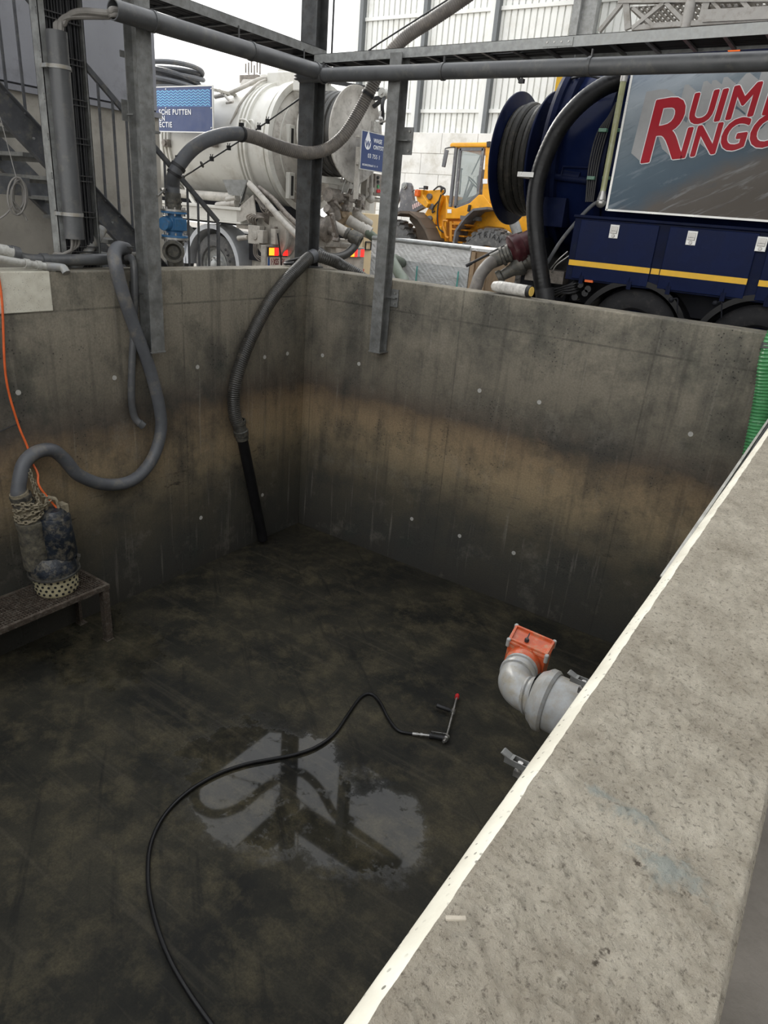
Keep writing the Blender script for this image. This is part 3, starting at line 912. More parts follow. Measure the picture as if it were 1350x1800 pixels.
obj('side_handle', MB().lathe(hm_, hl - hm_, [(0, 0), (0, .012), (.03, .013), (.04, .02), ((hl - hm_).length, .021), ((hl - hm_).length, 0)], 14), M['black'], t)
obj('handle_clamp', MB().lathe(hm_ - ln.normalized() * .025, ln, [(0, .010), (0, .02), (.05, .02), (.05, .010)], 14, closed=True), M['steel'], t)
obj('nozzle', MB().lathe(g3, ln, [(-.01, 0), (-.01, .02), (.03, .022), (.045, .016), (.045, 0)], 16), M['red'], t)

# ---------------------------------------------------------------- outlet pipe with the orange backwater valve
D1 = 3.10
ec = dep(961, 1231, D1)
wallx = W
t = thing('drain_outlet', 'pale grey elbow pipe with an orange valve box on the near wall', 'drain pipe', (ec.x, ec.y, ec.z - .2))
R1 = .128
L = wallx - ec.x + .05
obj('pipe', MB().lathe(ec, (1, 0, 0), [(0, R1 - .01), (0, R1), (L, R1), (L, R1 - .01)], 48, closed=True), M['pvc_light'], t)
obj('socket_ring', MB().lathe(ec, (-1, 0, 0), [(-.02, R1 - .005), (-.025, R1 + .006), (-.012, R1 + .016), (.012, R1 + .016), (.025, R1 + .006), (.03, R1 + .001), (.05, R1 - .012), (.06, R1 - .03), (.06, R1 - .06)], 48), M['pvc_light'], t)
obj('socket_ring', MB().lathe(ec + V(.19, 0, 0), (1, 0, 0), [(0, R1), (.004, R1 + .012), (.02, R1 + .018), (.07, R1 + .018), (.08, R1 + .008), (.2, R1 + .008), (.2, R1)], 48), M['pvc_light'], t)
r2 = .078
e0 = ec + V(-.05, 0, -.02)
e1 = ec + V(-.09, 0, -.02)
od = V(-.12, 1, .06).normalized()
ecn = e1 + V(-.06, .03, .0)
elb = [e0, e1, e1 + V(-.045, .012, 0), e1 + V(-.082, .045, 0), e1 + V(-.10, .092, 0), e1 + V(-.10, .092, 0) + od * .03, e1 + V(-.10, .092, 0) + od * .085]
obj('elbow', MB().tube(spl(elb, 6), r2, 32), M['pvc_light'], t)
obj('reducer', MB().lathe(ec, (-1, 0, -.2), [(.045, R1 - .015), (.055, R1 - .03), (.065, r2 + .012), (.075, r2 + .010), (.08, r2 + .004), (.085, r2 + .012), (.095, r2 + .008), (.1, r2)], 48), M['pvc_light'], t)
ee = elb[-1]
obj('elbow_ring', MB().lathe(ee, od, [(-.07, r2), (-.068, r2 + .008), (-.05, r2 + .010), (-.045, r2)], 36).lathe(ee, od, [(-.02, r2), (-.018, r2 + .006), (0, r2 + .006), (0, r2)], 36), M['pvc_light'], t)
# valve box: spigot, body with a sloping front, bolted lid, knob
vb = ee + od * .01
ux = V(1, .05, -.06).normalized()
uy = od
uz = ux.cross(uy).normalized()
def L3(a, b, c):
    return vb + ux * a + uy * b + uz * c
body = MB().lathe(ee, od, [(-.01, 0), (-.01, r2 + .005), (.01, r2 + .010), (.05, r2 + .010), (.05, 0)], 36)
hw = .098
body.add([L3(-hw, .03, -.085), L3(hw, .03, -.085), L3(hw, .03, .075), L3(-hw, .03, .075), L3(-hw - .003, .15, -.085), L3(hw + .003, .15, -.085), L3(hw + .003, .15, .085), L3(-hw - .003, .15, .085)],
         [(0, 3, 2, 1)[::-1], (4, 5, 6, 7)[::-1], (0, 1, 5, 4)[::-1], (1, 2, 6, 5)[::-1], (2, 3, 7, 6)[::-1], (3, 0, 4, 7)[::-1]])
vbx = obj('valve_box', body, M['orange_pvc'], t, bevel=.006)
rib = MB()
for a in (-.035, .02):
    rib.prism([L3(a, .015, .02), L3(a, .05, .088), L3(a, .03, .085), L3(a, .0, .06)], ux * .007)
rib.prism([L3(-.035, .016, .03), L3(.027, .016, .03), L3(.027, .022, .09), L3(-.035, .022, .09)], uy * .012)
obj('front_rib', rib, M['orange_pvc'], vbx, bevel=.002)
lid = MB()
zl = .086
lid.add([L3(-hw - .009, .025, zl - .012), L3(hw + .009, .025, zl - .012), L3(hw + .011, .16, zl - .003), L3(-hw - .011, .16, zl - .003), L3(-hw - .006, .028, zl + .003), L3(hw + .006, .028, zl + .003), L3(hw + .008, .157, zl + .012), L3(-hw - .008, .157, zl + .012)],
        [(3, 2, 1, 0)[::-1], (4, 5, 6, 7)[::-1], (0, 1, 5, 4)[::-1], (1, 2, 6, 5)[::-1], (2, 3, 7, 6)[::-1], (3, 0, 4, 7)[::-1]])
lido = obj('valve_lid', lid, M['orange_pvc'], vbx, bevel=.004)
rim = MB()
for a, b in (((-hw + .005, .04), (hw - .005, .04)), ((hw - .005, .04), (hw, .148)), ((hw, .148), (-hw, .148)), ((-hw, .148), (-hw + .005, .04))):
    zz = lambda v: zl + .006 + (v - .04) * .07
    rim.beam(L3(a[0], a[1], zz(a[1])), L3(b[0], b[1], zz(b[1])), .012, .016, uz)
obj('lid_rim', rim, M['orange_pvc'], lido, bevel=.002)
for a, b in ((-hw, .032), (hw, .032), (-hw - .002, .153), (hw + .002, .153)):
    p = L3(a, b, zl + (b - .04) * .07 - .02)
    obj('lid_screw', MB().lathe(p, uz, [(-.01, 0), (-.01, .010), (.03, .011), (.034, .008), (.034, 0)], 12), M['pvc_light'], lido)
p = L3(-.02, .075, zl + .002)
obj('lid_knob', MB().lathe(p, uz, [(0, 0), (0, .010), (.015, .012), (.022, .009), (.025, 0)], 12).beam(p + uz * .02, p + uz * .03 + uy * .035, .005, .006, uz), M['black'], lido)

# wall brackets on the near wall
for (px, py), lab in (((1005, 1187), 'grey channel bracket on the near pit wall, just beyond the grey elbow pipe'), ((890, 1327), 'grey channel bracket on the near pit wall, nearer than the grey elbow pipe')):
    p = at(0, W - .16, px, py)
    z0 = 2.6
    p = at(2, z0, px, py)
    t = thing('wall_bracket', lab, 'bracket', (p.x, p.y, z0 - .05), 'channel brackets of the near wall')
    lg = W - p.x
    sl = .0
    obj('arm', MB().box(p.x, W, p.y - .016, p.y - .013, z0 - .02, z0 + .004).box(p.x, W, p.y + .013, p.y + .016, z0 - .02, z0 + .004).box(p.x, p.x + .03, p.y - .013, p.y + .013, z0 + .001, z0 + .004).box(p.x + .08, p.x + .1, p.y - .013, p.y + .013, z0 + .001, z0 + .004).box(p.x + .15, W, p.y - .013, p.y + .013, z0 + .001, z0 + .004), M['galv'], t, smooth=0)
    obj('lip', MB().prism([(p.x, p.y - .016, z0 + .004), (p.x + .02, p.y - .016, z0 + .004), (p.x - .012, p.y - .016, z0 + .016), (p.x - .018, p.y - .016, z0 + .010)], (0, .032, 0)), M['galv'], t, smooth=0, bevel=.002)
    obj('bolt', MB().cyl((p.x + .055, p.y, z0 - .05), (p.x + .055, p.y, z0 - .002), .010, .010, 8).box(p.x + .04, p.x + .08, p.y - .014, p.y + .014, z0 - .06, z0 - .035), M['steel'], t, smooth=0)
    obj('foot', MB().box(W - .008, W, p.y - .03, p.y + .03, z0 - .09, z0 + .09), M['galv'], t, smooth=0)

M['alu_edge'] = mat('bright_rail_edge', (.55, .54, .5), .4, .3, var=.2)
# cable duct along the near wall, the cable lying in it
c0, c1 = at(2, 3.16, 1160, 1027), at(2, 3.16, 1364, 722)
dv = (c1 - c0).normalized()
sd = V(dv.y, -dv.x, 0)
t = thing('cable_duct', 'narrow galvanised cable duct running beside the near wall top to the green hose', 'cable duct', c0.lerp(c1, .5))
obj('channel', MB().beam(c0 + sd * .05, c1 + sd * .05, .10, .004).beam(c0 + V(0, 0, .015), c1 + V(0, 0, .015), .004, .03).beam(c0 + sd * .1 + V(0, 0, .015), c1 + sd * .1 + V(0, 0, .015), .004, .03), M['galv_bright'], t, smooth=0)
obj('rail_edge', MB().beam(c0 + V(0, 0, .03), c1 + V(0, 0, .03), .014, .006), M['alu_edge'], t, smooth=0)
bolts(t, [c0.lerp(c1, f) + sd * .085 + V(0, 0, .004) for f in (.3, .62, .9)], (0, 0, 1), .012, .012)
cb = [c0.lerp(c1, f) + sd * (.045 + .02 * math.sin(f * 7)) + V(0, 0, .022 + .05 * max(0, f - .6)) for f in (.12, .35, .5, .65, .8, .92, 1)]
tag(obj('cable', MB().tube(spl(cb, 6), .016, 10), M['cable']), 'black cable lying in the galvanised duct beside the near wall', 'cable')

# green hose over the back wall
gh = [V(5.72, .95, 3.0), V(5.66, .58, 3.5), V(5.60, .36, 3.72), V(5.56, .14, 3.80), V(5.52, -.06, 3.74), V(5.50, -.14, 3.45), V(5.55, -.15, 3.1), V(5.60, -.2, 2.6), V(5.66, -.3, 1.9), V(5.7, -.5, 1.2), V(5.7, -.8, .6), V(5.6, -1.2, .13), V(5.4, -1.6, .11)]
t = thing('drain_hose', 'green ribbed hose hanging over the back wall at the right end of the pit', 'hose', (5.6, -.3, 0))
obj('hose', MB().ribbed(spl(gh, 10), .10, .030, .05, 20), M['green'], t)
obj('strap', MB().lathe(V(5.5, -.12, 3.5), V(0, -.1, -.3), [(-.03, .1), (-.03, .112), (.03, .112), (.03, .1)], 20, closed=True), M['galv_dark'], t)

# a chip of wood and the paste lump on the coping
p = at(2, H + .008, 799, 1614)
tag(obj('wood_chip', MB().beam(p - V(.008, .006, 0), p + V(.011, .006, .002), .005, .004), mat('bleached_wood', (.40, .36, .29), .8, var=.2, scale=40), smooth=0, bevel=.001), 'short pale wood chip lying on the rough near wall top', 'wood chip')
# ---------------------------------------------------------------- valve stack behind the left wall
vx = -.53
vb0 = at(0, vx, 309, 466)
vy = vb0.y
t = thing('valve_stack', 'blue-bodied valve between steel flanges on a pipe tee, behind the left wall', 'valve', (vx, vy, GZ))
zz = lambda py: at(0, vx, 309, py).z
zA, zB, zC, zD = zz(440), zz(416), zz(372), zz(343)
M['valve_blue'] = mat('blue_valve_paint', (.045, .16, .33), .4, var=.2, scale=10, dirt=(.1, .12, .13), dirt_amt=.3)
obj('stand_pipe', MB().cyl((vx, vy, GZ), (vx, vy, zB - .03), .085, .085, 28).lathe((vx, vy, zB - .14), (0, 0, 1), [(0, .085), (0, .1), (.03, .1), (.03, .09), (.05, .09), (.05, .1), (.08, .1), (.08, .085)], 28), M['iron'], t)
tee = V(vx, vy - .02, max(zz(448), H + .145))
obj('tee_branch', MB().lathe(tee, (.75, -.66, 0), [(0, .08), (.11, .08), (.11, .11), (.15, .12), (.22, .115), (.22, .085), (.18, .08), (.15, .06), (.15, 0)], 32), M['iron'], t)
def flange(z, r, h, m, nm='flange'):
    o = obj(nm, MB().cyl((vx, vy, z), (vx, vy, z + h), r, r, 36), m, t)
    for k in range(8):
        q = 2 * PI * k / 8 + .2
        c = V(vx + math.cos(q) * (r - .025), vy + math.sin(q) * (r - .025), z)
        obj('bolt', MB().cyl(c - V(0, 0, .025), c + V(0, 0, h + .025), .011, .011, 6), M['steel'], o, smooth=0)
flange(zB - .03, .145, .022, M['steel'])
flange(zB - .006, .142, .022, M['valve_blue'], 'valve_flange')
obj('valve_body', MB().lathe((vx, vy, zB + .016), (0, 0, 1), [(0, .09), (.04, .09), (.05, .11), (.10, .115), (zC - zB - .1, .11), (zC - zB - .06, .085), (zC - zB - .02, .085)], 28).cyl((vx, vy - .06, (zB + zC) / 2), (vx + .02, vy - .17, (zB + zC) / 2), .075, .07, 20).box(vx + .04, vx + .115, vy - .08, vy + .08, zB + .07, zC - .07), M['valve_blue'], t, bevel=.004)
flange(zC - .02, .138, .02, M['valve_blue'], 'valve_flange')
flange(zC + .002, .14, .02, M['steel'])
obj('hose_tail', MB().lathe((vx, vy, zC + .02), (0, 0, 1), [(0, .082), (.03, .082), (.03, .09), (.05, .09), (.05, .08), (.07, .08), (.07, .09), (.1, .09), (.1, .08), (zD - zC, .08), (zD - zC, 0)], 28), M['iron'], t)
# the hose from the valve, up across the posts and out overhead
hs = V(vx, vy, zD)
up = [hs, hs + V(0, 0, .1), at(0, -.46, 307, 305), at(0, -.40, 326, 275), at(0, -.33, 352, 252), at(0, -.27, 385, 239)]
d0 = up[-1] - CAM
def dp2(px, py, dd):
    return dep(px, py, dd)
fw = RM @ V(0, 0, -1)
dA = (up[-1] - CAM).dot(fw)
up += [dp2(418, 235, dA * .85 + 8.5 * .15), dp2(450, 242, dA * .65 + 8.5 * .35), dp2(480, 254, dA * .45 + 8.5 * .55), dp2(515, 265, dA * .25 + 8.5 * .75), dp2(545, 269, dA * .1 + 8.5 * .9), dp2(575, 262, 8.5), dp2(599, 244, 8.47), dp2(616, 222, 8.44), dp2(633, 193, 8.4), dp2(647, 166, 8.34), dp2(661, 137, 8.27), dp2(676, 107, 8.2), dp2(694, 84, 8.15), dp2(718, 62, 8.1), dp2(755, 38, 8.0), dp2(800, 8, 7.9), dp2(850, -28, 7.8), dp2(900, -70, 7.7)]
t = thing('vacuum_hose', 'long hose rising from the blue valve, sagging past the corner post and climbing overhead', 'hose', hs)
P = spl(up, 10)
ks = 62
obj('smooth_length', MB().tube(P[:ks + 1], .073, 18), M['hose_grey'], t)
obj('ribbed_length', MB().ribbed(P[ks:], .072, .026, .04, 18), M['hose_brown'], t)
for i in (20, 24, ks, 150):
    a, b = P[min(i, len(P) - 2)], P[min(i + 1, len(P) - 1)]
    cl = MB().lathe(a, b - a, [(-.015, .075), (-.015, .083), (.015, .083), (.015, .075)], 24, closed=True)
    cl.box(a.x - .02, a.x + .02, a.y - .02, a.y + .02, a.z + .07, a.z + .11)
    obj('hose_clamp', cl, M['black'], t)
# wire rope with its turnbuckle
rp = [at(0, -.10, 276, 345), dep(300, 325, 8.2), dep(340, 300, 8.2), dep(430, 242, 8.25), dep(560, 150, 8.35), dep(668, 75, 8.05), dep(780, 4, 7.8), dep(840, -35, 7.6)]
rp[0] = V(.185, -2.46, at(0, .185, 277, 345).z)
t = thing('wire_rope', 'taut wire rope with a hook and turnbuckle, slanting up from the left post', 'wire rope', rp[0])
obj('rope', MB().tube(rp[2:], .009, 8), M['black'], t)
hk = MB().torus(rp[0].lerp(rp[1], .35), (.5, .6, .6), .028, .011, 16, 6).tube([rp[0], rp[1]], .012, 8)
obj('hook', hk, M['iron'], t)
tb = MB().tube([rp[1], rp[1].lerp(rp[2], .6)], lambda i: (.02, .02)[i], 10)
tb.tube([rp[1].lerp(rp[2], .6), rp[2]], .01, 8)
obj('turnbuckle', tb, M['iron'], t)
obj('thimble', MB().torus(dep(355, 289, 8.2), (.3, .6, .3), .03, .009, 16, 6), M['iron'], t)
for px, py in ((372, 277), (402, 262), (455, 225), (470, 213)):
    f = (px - 340) / (560 - 340)
    p = rp[2].lerp(rp[3], (px - 340) / 90) if px < 430 else rp[3].lerp(rp[4], (px - 430) / 130)
    obj('rope_clip', MB().box(p.x - .018, p.x + .018, p.y - .018, p.y + .018, p.z - .025, p.z + .025).tube([p + V(-.02, 0, .05), p, p + V(.02, 0, .05)], .006, 6), M['black'], t, smooth=0)

# ---------------------------------------------------------------- stair and cabin
sx0, sx1 = -.9, -1.75
M['stair'] = mat('grey_stair_steel', (.12, .125, .135), .5, .3, var=.25, scale=8, dirt=(.22, .21, .18), dirt_amt=.35)
t = thing('steel_stair', 'grey steel stair with a barred handrail, behind the cable-filled upright tray', 'stair', (-1.3, -1.6, GZ))
sl = -.885
zs = lambda y: 5.10 + sl * (y + 3.27)
y_lo, y_hi = -.62, -5.6
for x in (sx0, sx1):
    w = .06 if x == sx0 else -.06
    s_ = MB()
    s_.prism([(x, y_lo, zs(y_lo)), (x, y_hi, zs(y_hi)), (x, y_hi, zs(y_hi) - .33), (x, y_lo, zs(y_lo) - .33)], (-.008 if w > 0 else .008, 0, 0))
    s_.prism([(x, y_lo, zs(y_lo)), (x, y_hi, zs(y_hi)), (x, y_hi, zs(y_hi) - .012), (x, y_lo, zs(y_lo) - .012)], (w, 0, 0))
    s_.prism([(x, y_lo, zs(y_lo) - .318), (x, y_hi, zs(y_hi) - .318), (x, y_hi, zs(y_hi) - .33), (x, y_lo, zs(y_lo) - .33)], (w, 0, 0))
    so = obj('stringer', s_, M['stair'], t, smooth=0)
    if x == sx0:
        for k in range(11):
            y = -1.0 - k * .4
            obj('bolt', MB().cyl((x, y, zs(y) - .16), (x + .015, y, zs(y) - .16), .012, .012, 6), M['galv_bright'], so, smooth=0)
k = 0
y = y_lo - .1
while y > y_hi:
    z = zs(y) - .17
    obj('tread', MB().box(sx1 + .01, sx0 - .01, y - .25, y + .02, z - .035, z).box(sx1 + .01, sx0 - .01, y - .0, y + .02, z - .07, z), M['galv'], t, smooth=0)
    y -= .19 / .885
hz = lambda y: 5.347 - .79 * (y + 2.323)
ra = V(sx0 + .02, -.69, hz(-.69))
rb = V(sx0 + .02, -5.4, hz(-5.4))
obj('handrail', MB().beam(ra, rb, .035, .05), M['stair'], t, smooth=0)
yy = -.69
n = 0
while yy > -5.3:
    zt_ = hz(yy) - .02
    zb_ = zs(yy) - .02 if n else GZ
    w_ = .02 if n else .032
    obj('baluster', MB().box(sx0 + .02 - w_ / 2, sx0 + .02 + w_ / 2, yy - w_ / 2, yy + w_ / 2, zb_, zt_), M['stair'], t, smooth=0)
    yy -= .158
    n += 1
M['cab_up'] = mat('blue_grey_cladding', (.26, .265, .29), .55, var=.12, scale=1.5, dirt=(.16, .16, .17), dirt_amt=.3)
M['cab_lo'] = mat('beige_grey_render', (.43, .405, .355), .8, var=.15, scale=2.0, dirt=(.28, .26, .22), dirt_amt=.35)
t = thing('site_cabin', 'two-tone cabin, blue-grey panels over beige wall, behind the steel stair', 'cabin', (-3.2, -3.5, GZ))
cx, cy1 = -1.9, -.72
c = MB()
for k in range(7):
    a = cy1 - k * 1.02
    c.box(-4.6, cx, a - .995, a, 5.26, 8.4)
obj('cladding', c, M['cab_up'], t, smooth=0, bevel=.004)
obj('base_wall', MB().box(-4.6, cx + .02, -7.9, cy1 + .0, GZ, 5.18), M['cab_lo'], t, smooth=0)
obj('ledge', MB().box(-4.6, cx + .06, -7.9, cy1 + .02, 5.18, 5.235), M['cab_up'], t, smooth=0)
obj('seam_strip', MB().box(-4.59, cx - .015, -7.85, cy1 - .01, 5.235, 5.26), M['black'], t, smooth=0)
# bracket with a coil of wire hanging from it
wc = at(0, -.5, 30, 330)
t = thing('wire_coil', 'loose coil of grey wire hung on a plate at the left edge, under the stair', 'wire coil', (wc.x, wc.y, wc.z - .4))
wp_ = MB()
for k in range(5):
    pts = []
    for i in range(13):
        q = 2 * PI * i / 12
        s = 28 + 6 * math.sin(k * 2.1)
        pts.append(at(0, -.5 + .02 * k, 32 + (8 + 2 * k) * math.sin(q) + 5 * math.sin(k * 3), 345 + s * math.cos(q)))
    wp_.tube(spl(pts, 4), .008, 6, False)
wp_.tube(spl([at(0, -.45, 22, 360), at(0, -.45, 12, 375), at(0, -.45, -6, 388)]), .008, 6)
wp_.tube(spl([at(0, -.45, 22, 352), at(0, -.45, 38, 372), at(0, -.45, 48, 388)]), .009, 6)
obj('wire', wp_, M['cable_grey'], t)
pA, pB = at(0, -.55, -25, 306), at(0, -.55, 55, 345)
obj('hanging_plate', MB().box(-.57, -.55, pA.y, pB.y, pB.z, pA.z), M['stair'], t, smooth=0)
obj('support_post', MB().box(-.62, -.57, pA.y - .05, pA.y, GZ, pA.z + .05), M['stair'], t, smooth=0)
obj('cord', MB().tube([at(0, -.5, 28, 310), at(0, -.7, 0, 205)], .004, 6), M['cable_grey'], t)
# ---------------------------------------------------------------- shared vehicle parts
M['tyre'] = mat('tyre_rubber', (.016, .016, .018), .65, var=.3, scale=9, dirt=(.04, .038, .036), dirt_amt=.3, spec=.25)
M['tyre_dusty'] = mat('dusty_tyre_rubber', (.10, .10, .10), .75, var=.3, scale=7, dirt=(.22, .21, .19), dirt_amt=.4)
M['wpaint'] = mat('off_white_vehicle_paint', (.66, .65, .60), .38, var=.10, scale=1.2, dirt=(.46, .43, .37), dirt_amt=.30)
M['wpaint_dirty'] = mat('grimy_off_white_paint', (.48, .455, .41), .5, var=.2, scale=4, dirt=(.19, .165, .14), dirt_amt=.45)
M['grime'] = mat('grimy_fittings', (.27, .24, .21), .55, .2, var=.35, scale=8, dirt=(.09, .08, .07), dirt_amt=.5)
M['chassis'] = mat('dark_chassis', (.012, .013, .018), .6, var=.3, scale=5, spec=.2)
M['navy'] = mat('navy_vehicle_paint', (.007, .013, .050), .25, var=.25, scale=2, spec=.07)
M['navy_sat'] = mat('satin_navy_paint', (.007, .011, .036), .42, var=.3, scale=4, dirt=(.015, .02, .036), dirt_amt=.2, spec=.07)
M['yellow'] = mat('loader_yellow_paint', (.80, .36, .012), .38, var=.12, scale=3, dirt=(.42, .22, .05), dirt_amt=.3)
M['stripe'] = mat('yellow_reflective_tape', (.80, .46, .02), .4, var=.08)
M['loader_grey'] = mat('loader_grey_paint', (.13, .13, .14), .45, var=.2, scale=4, dirt=(.3, .29, .27), dirt_amt=.3)
M['sign_blue'] = mat('blue_sign_sheet', (.028, .055, .17), .35, var=.05)
M['sign_band'] = mat('blue_band_sheet', (.045, .13, .36), .35, var=.05)
M['sky_line'] = mat('light_blue_print', (.22, .60, .86), .4, var=.04)
M['white_print'] = mat('white_print', (.85, .86, .88), .4, var=.03)
M['alu'] = mat('aluminium_edge', (.62, .62, .60), .35, .6, var=.1)
M['amber'] = mat('amber_lens', (.85, .16, .02), .25, var=.05)
M['lamp_amber'] = mat('lit_amber_lamp', (1.0, .30, .02), .3, var=0, emit=1.6)
M['lamp_red'] = mat('lit_red_lamp', (.9, .02, .015), .3, var=0, emit=1.2)
M['lamp_clear'] = mat('clear_lens', (.55, .40, .38), .2, var=.05)
M['print_red'] = mat('red_print', (.40, .010, .022), .4, var=.06, spec=.2)
def glass(name, col, alpha=.25):
    m, t, b = nt(name)
    b.inputs['Base Color'].default_value = (*col, 1)
    b.inputs['Roughness'].default_value = .03
    b.inputs['Alpha'].default_value = alpha
    return m
M['pane'] = glass('cab_glass', (.35, .42, .42), .30)

def wheel(parent, x, y0, y1, z, R, rim_r, tyre, rim, lugs=0, tread=True):
    """wheel on an axle along y; y0 is the visible side"""
    w = y1 - y0
    ty = MB().lathe((x, y0, z), (0, 1, 0), [(.03, rim_r), (.0, rim_r + .03), (-.01, rim_r + .4 * (R - rim_r)), (.02, R - .04), (.05, R - .005), (w * .5, R), (w - .05, R - .005), (w - .02, R - .04), (w, rim_r + .05), (w - .03, rim_r)], 56, closed=True)
    o = obj('tyre', ty, tyre, parent)
    if tread:
        tr = MB()
        n = lugs or 44
        for k in range(n):
            q = 2 * PI * k / n
            d = V(math.cos(q), 0, math.sin(q))
            s = V(-math.sin(q), 0, math.cos(q))
            hw_ = PI * R / n * .55
            dep_ = .035 if lugs else .012
            for a, b in ((.0, .46), (.54, 1.0)):
                off = (0 if a == 0 else PI * R / n) * s
                c = V(x, 0, z) + off
                ya, yb_ = y0 + w * a, y0 + w * b
                inner, outer = R - .05, R + dep_
                mbp = [c + d * inner - s * hw_, c + d * inner + s * hw_, c + d * outer + s * hw_ * .8, c + d * outer - s * hw_ * .8]
                tr.prism([V(p.x, ya, p.z) for p in mbp], (0, yb_ - ya, 0))
        obj('tread', tr, tyre, o, smooth=0)
    ri = MB().lathe((x, y0 + .02, z), (0, 1, 0), [(.0, rim_r), (.02, rim_r - .02), (.05, rim_r - .03), (.07, rim_r * .62), (.03, rim_r * .5), (.02, rim_r * .34), (-.03, rim_r * .30), (-.05, rim_r * .2), (-.05, 0)], 40)
    ro = obj('rim', ri, rim, parent)
    nb_ = MB()
    for k in range(10):
        q = 2 * PI * k / 10
        c = V(x + math.cos(q) * rim_r * .43, y0 + .045, z + math.sin(q) * rim_r * .43)
        nb_.cyl(c, c - V(0, .04, 0), .014, .012, 6)
    obj('wheel_nuts', nb_, M['steel'], ro, smooth=0)
    return o

# ---------------------------------------------------------------- white tanker (its rear faces +x)
TY, TZ, TR = 3.0, 5.23, .94
TX = -2.69
t = tk = thing('tanker_truck', 'off-white vacuum tanker with a blue sign, parked beyond the left wall', 'tanker truck', (-5, TY, GZ))
Lt = 6.6
rg = lambda x: [(x - .03, TR), (x - .025, TR + .03), (x + .025, TR + .03), (x + .03, TR)]
prof = [(0, 0), (.1, TR * .75), (.22, TR - .03), (.3, TR), (Lt, TR)]
obj('tank', MB().lathe((TX - Lt, TY, TZ), (1, 0, 0), [(0, 0), (.06, TR * .6), (.16, TR * .88), (.3, TR), (Lt, TR)], 72), M['wpaint'], t)
for x, n in ((-3.32, 3), (-5.2, 3)):
    r_ = MB()
    for k in range(n):
        xx = x + k * .085
        r_.lathe((xx, TY, TZ), (1, 0, 0), [(-.026, TR - .01), (-.02, TR + .045), (.02, TR + .045), (.026, TR - .01)], 72)
    obj('stiffening_ring', r_, M['wpaint'], t)
obj('rear_ring', MB().lathe((TX, TY, TZ), (1, 0, 0), [(-.14, TR - .01), (-.13, TR + .05), (-.03, TR + .05), (-.03, TR + .02), (.02, TR + .02), (.02, TR + .07), (.10, TR + .07), (.10, TR - .03), (-.1, TR - .03)], 72), M['wpaint'], t)
obj('rear_door', MB().lathe((TX + .06, TY, TZ), (1, 0, 0), [(0, TR - .02), (.03, TR - .06), (.05, TR - .12), (.12, TR * .8), (.20, TR * .55), (.25, TR * .25), (.26, 0)], 64), M['wpaint_dirty'], t)
obj('inner_ring', MB().lathe((TX + .14, TY, TZ), (1, 0, 0), [(-.02, TR * .84), (.02, TR * .84), (.02, TR * .80), (-.02, TR * .80)], 64, closed=True), M['wpaint'], t)
for z in (5.36, 4.76):
    y_ = at(0, TX + .24, 507, 240 if z > 5 else 320).y
    z_ = at(0, TX + .24, 507, 243 if z > 5 else 326).z
    f = obj('sight_glass_frame', MB().box(TX + .18, TX + .26, y_, y_ + .14, z_ - .20, z_ + .20), M['wpaint'], t, bevel=.006)
    obj('glass_strip', MB().box(TX + .255, TX + .265, y_ + .045, y_ + .10, z_ - .15, z_ + .15), M['black'], f, smooth=0)
# rails and pipes along the flank
obj('side_pipe', MB().cyl((-9, TY - .92, 4.36), (-3.15, TY - .92, 4.36), .075, .075, 20).torus((-3.25, TY - .92, 4.36), (1, 0, 0), .08, .02, 20, 8), M['wpaint_dirty'], t)
b0 = at(1, 1.86, 268, 395)
cbx = MB().box(-9.5, -2.98, 1.82, 2.1, 3.99, 4.17).box(-9.5, -2.98, 1.78, 2.1, 4.17, 4.22).box(-9.5, -2.98, 1.78, 2.1, 3.96, 3.99)
obj('side_rail', cbx, M['wpaint'], t, smooth=0, bevel=.008)
q = [at(1, 1.9, *p) for p in ((416, 395), (416, 370), (448, 340), (452, 368))]
obj('corner_plate', MB().prism([at(1, 1.8, 416, 393), at(1, 1.8, 416, 368), at(1, 1.8, 445, 342), at(1, 1.8, 450, 380)], (0, .02, 0)), M['wpaint_dirty'], t, smooth=0)
tp = [at(1, 1.78, *p) for p in ((391, 316), (434, 316), (424, 345), (402, 342))]
obj('tray_plate', MB().prism(tp, (0, .012, 0)).prism([at(1, 1.78, 434, 316), at(1, 1.78, 421, 358), at(1, 2.05, 428, 352), at(1, 2.05, 436, 317)], (.012, 0, 0)), M['galv'], t, smooth=0)
obj('pipe_stub', MB().cyl(at(1, 1.84, 382, 362), at(1, 1.84, 416, 358), .06, .065, 18).cyl(at(1, 1.84, 400, 352), at(1, 1.84, 417, 347), .055, .055, 18), M['wpaint_dirty'], t)
obj('side_hose', MB().tube(spl([at(1, 1.84, 437, 322), at(1, 1.80, 445, 330), at(1, 1.78, 470, 358), at(1, 1.78, 500, 392), at(1, 1.78, 540, 430), at(1, 1.85, 570, 452)], 8), .05, 16), M['wpaint_dirty'], t)
obj('side_hose', MB().ribbed(spl([at(1, 1.95, 455, 330), at(1, 1.92, 480, 350), at(1, 1.9, 505, 378), at(1, 1.9, 545, 415)], 8), .04, .03, .06, 14), M['grime'], t)
obj('flank_handle', MB().tube(spl([at(1, 2.1, 420, 210), at(1, 2.02, 432, 211), at(1, 2.02, 440, 222), at(1, 2.1, 441, 236)], 6), .014, 8).tube(spl([at(1, 2.1, 437, 212), at(1, 2.0, 444, 212), at(1, 2.0, 449, 224), at(1, 2.1, 450, 236)], 6), .014, 8), M['wpaint'], t)
for px in (295, 378):
    p = at(1, 2.05, px, 252)
    obj('flank_lamp', MB().box(p.x - .07, p.x + .07, 1.98, 2.1, p.z - .06, p.z + .06).cyl((p.x, 1.99, p.z), (p.x, 1.95, p.z), .04, .05, 16), M['grime'], t, bevel=.004)
fr_ = at(1, 2.02, 381, 345)
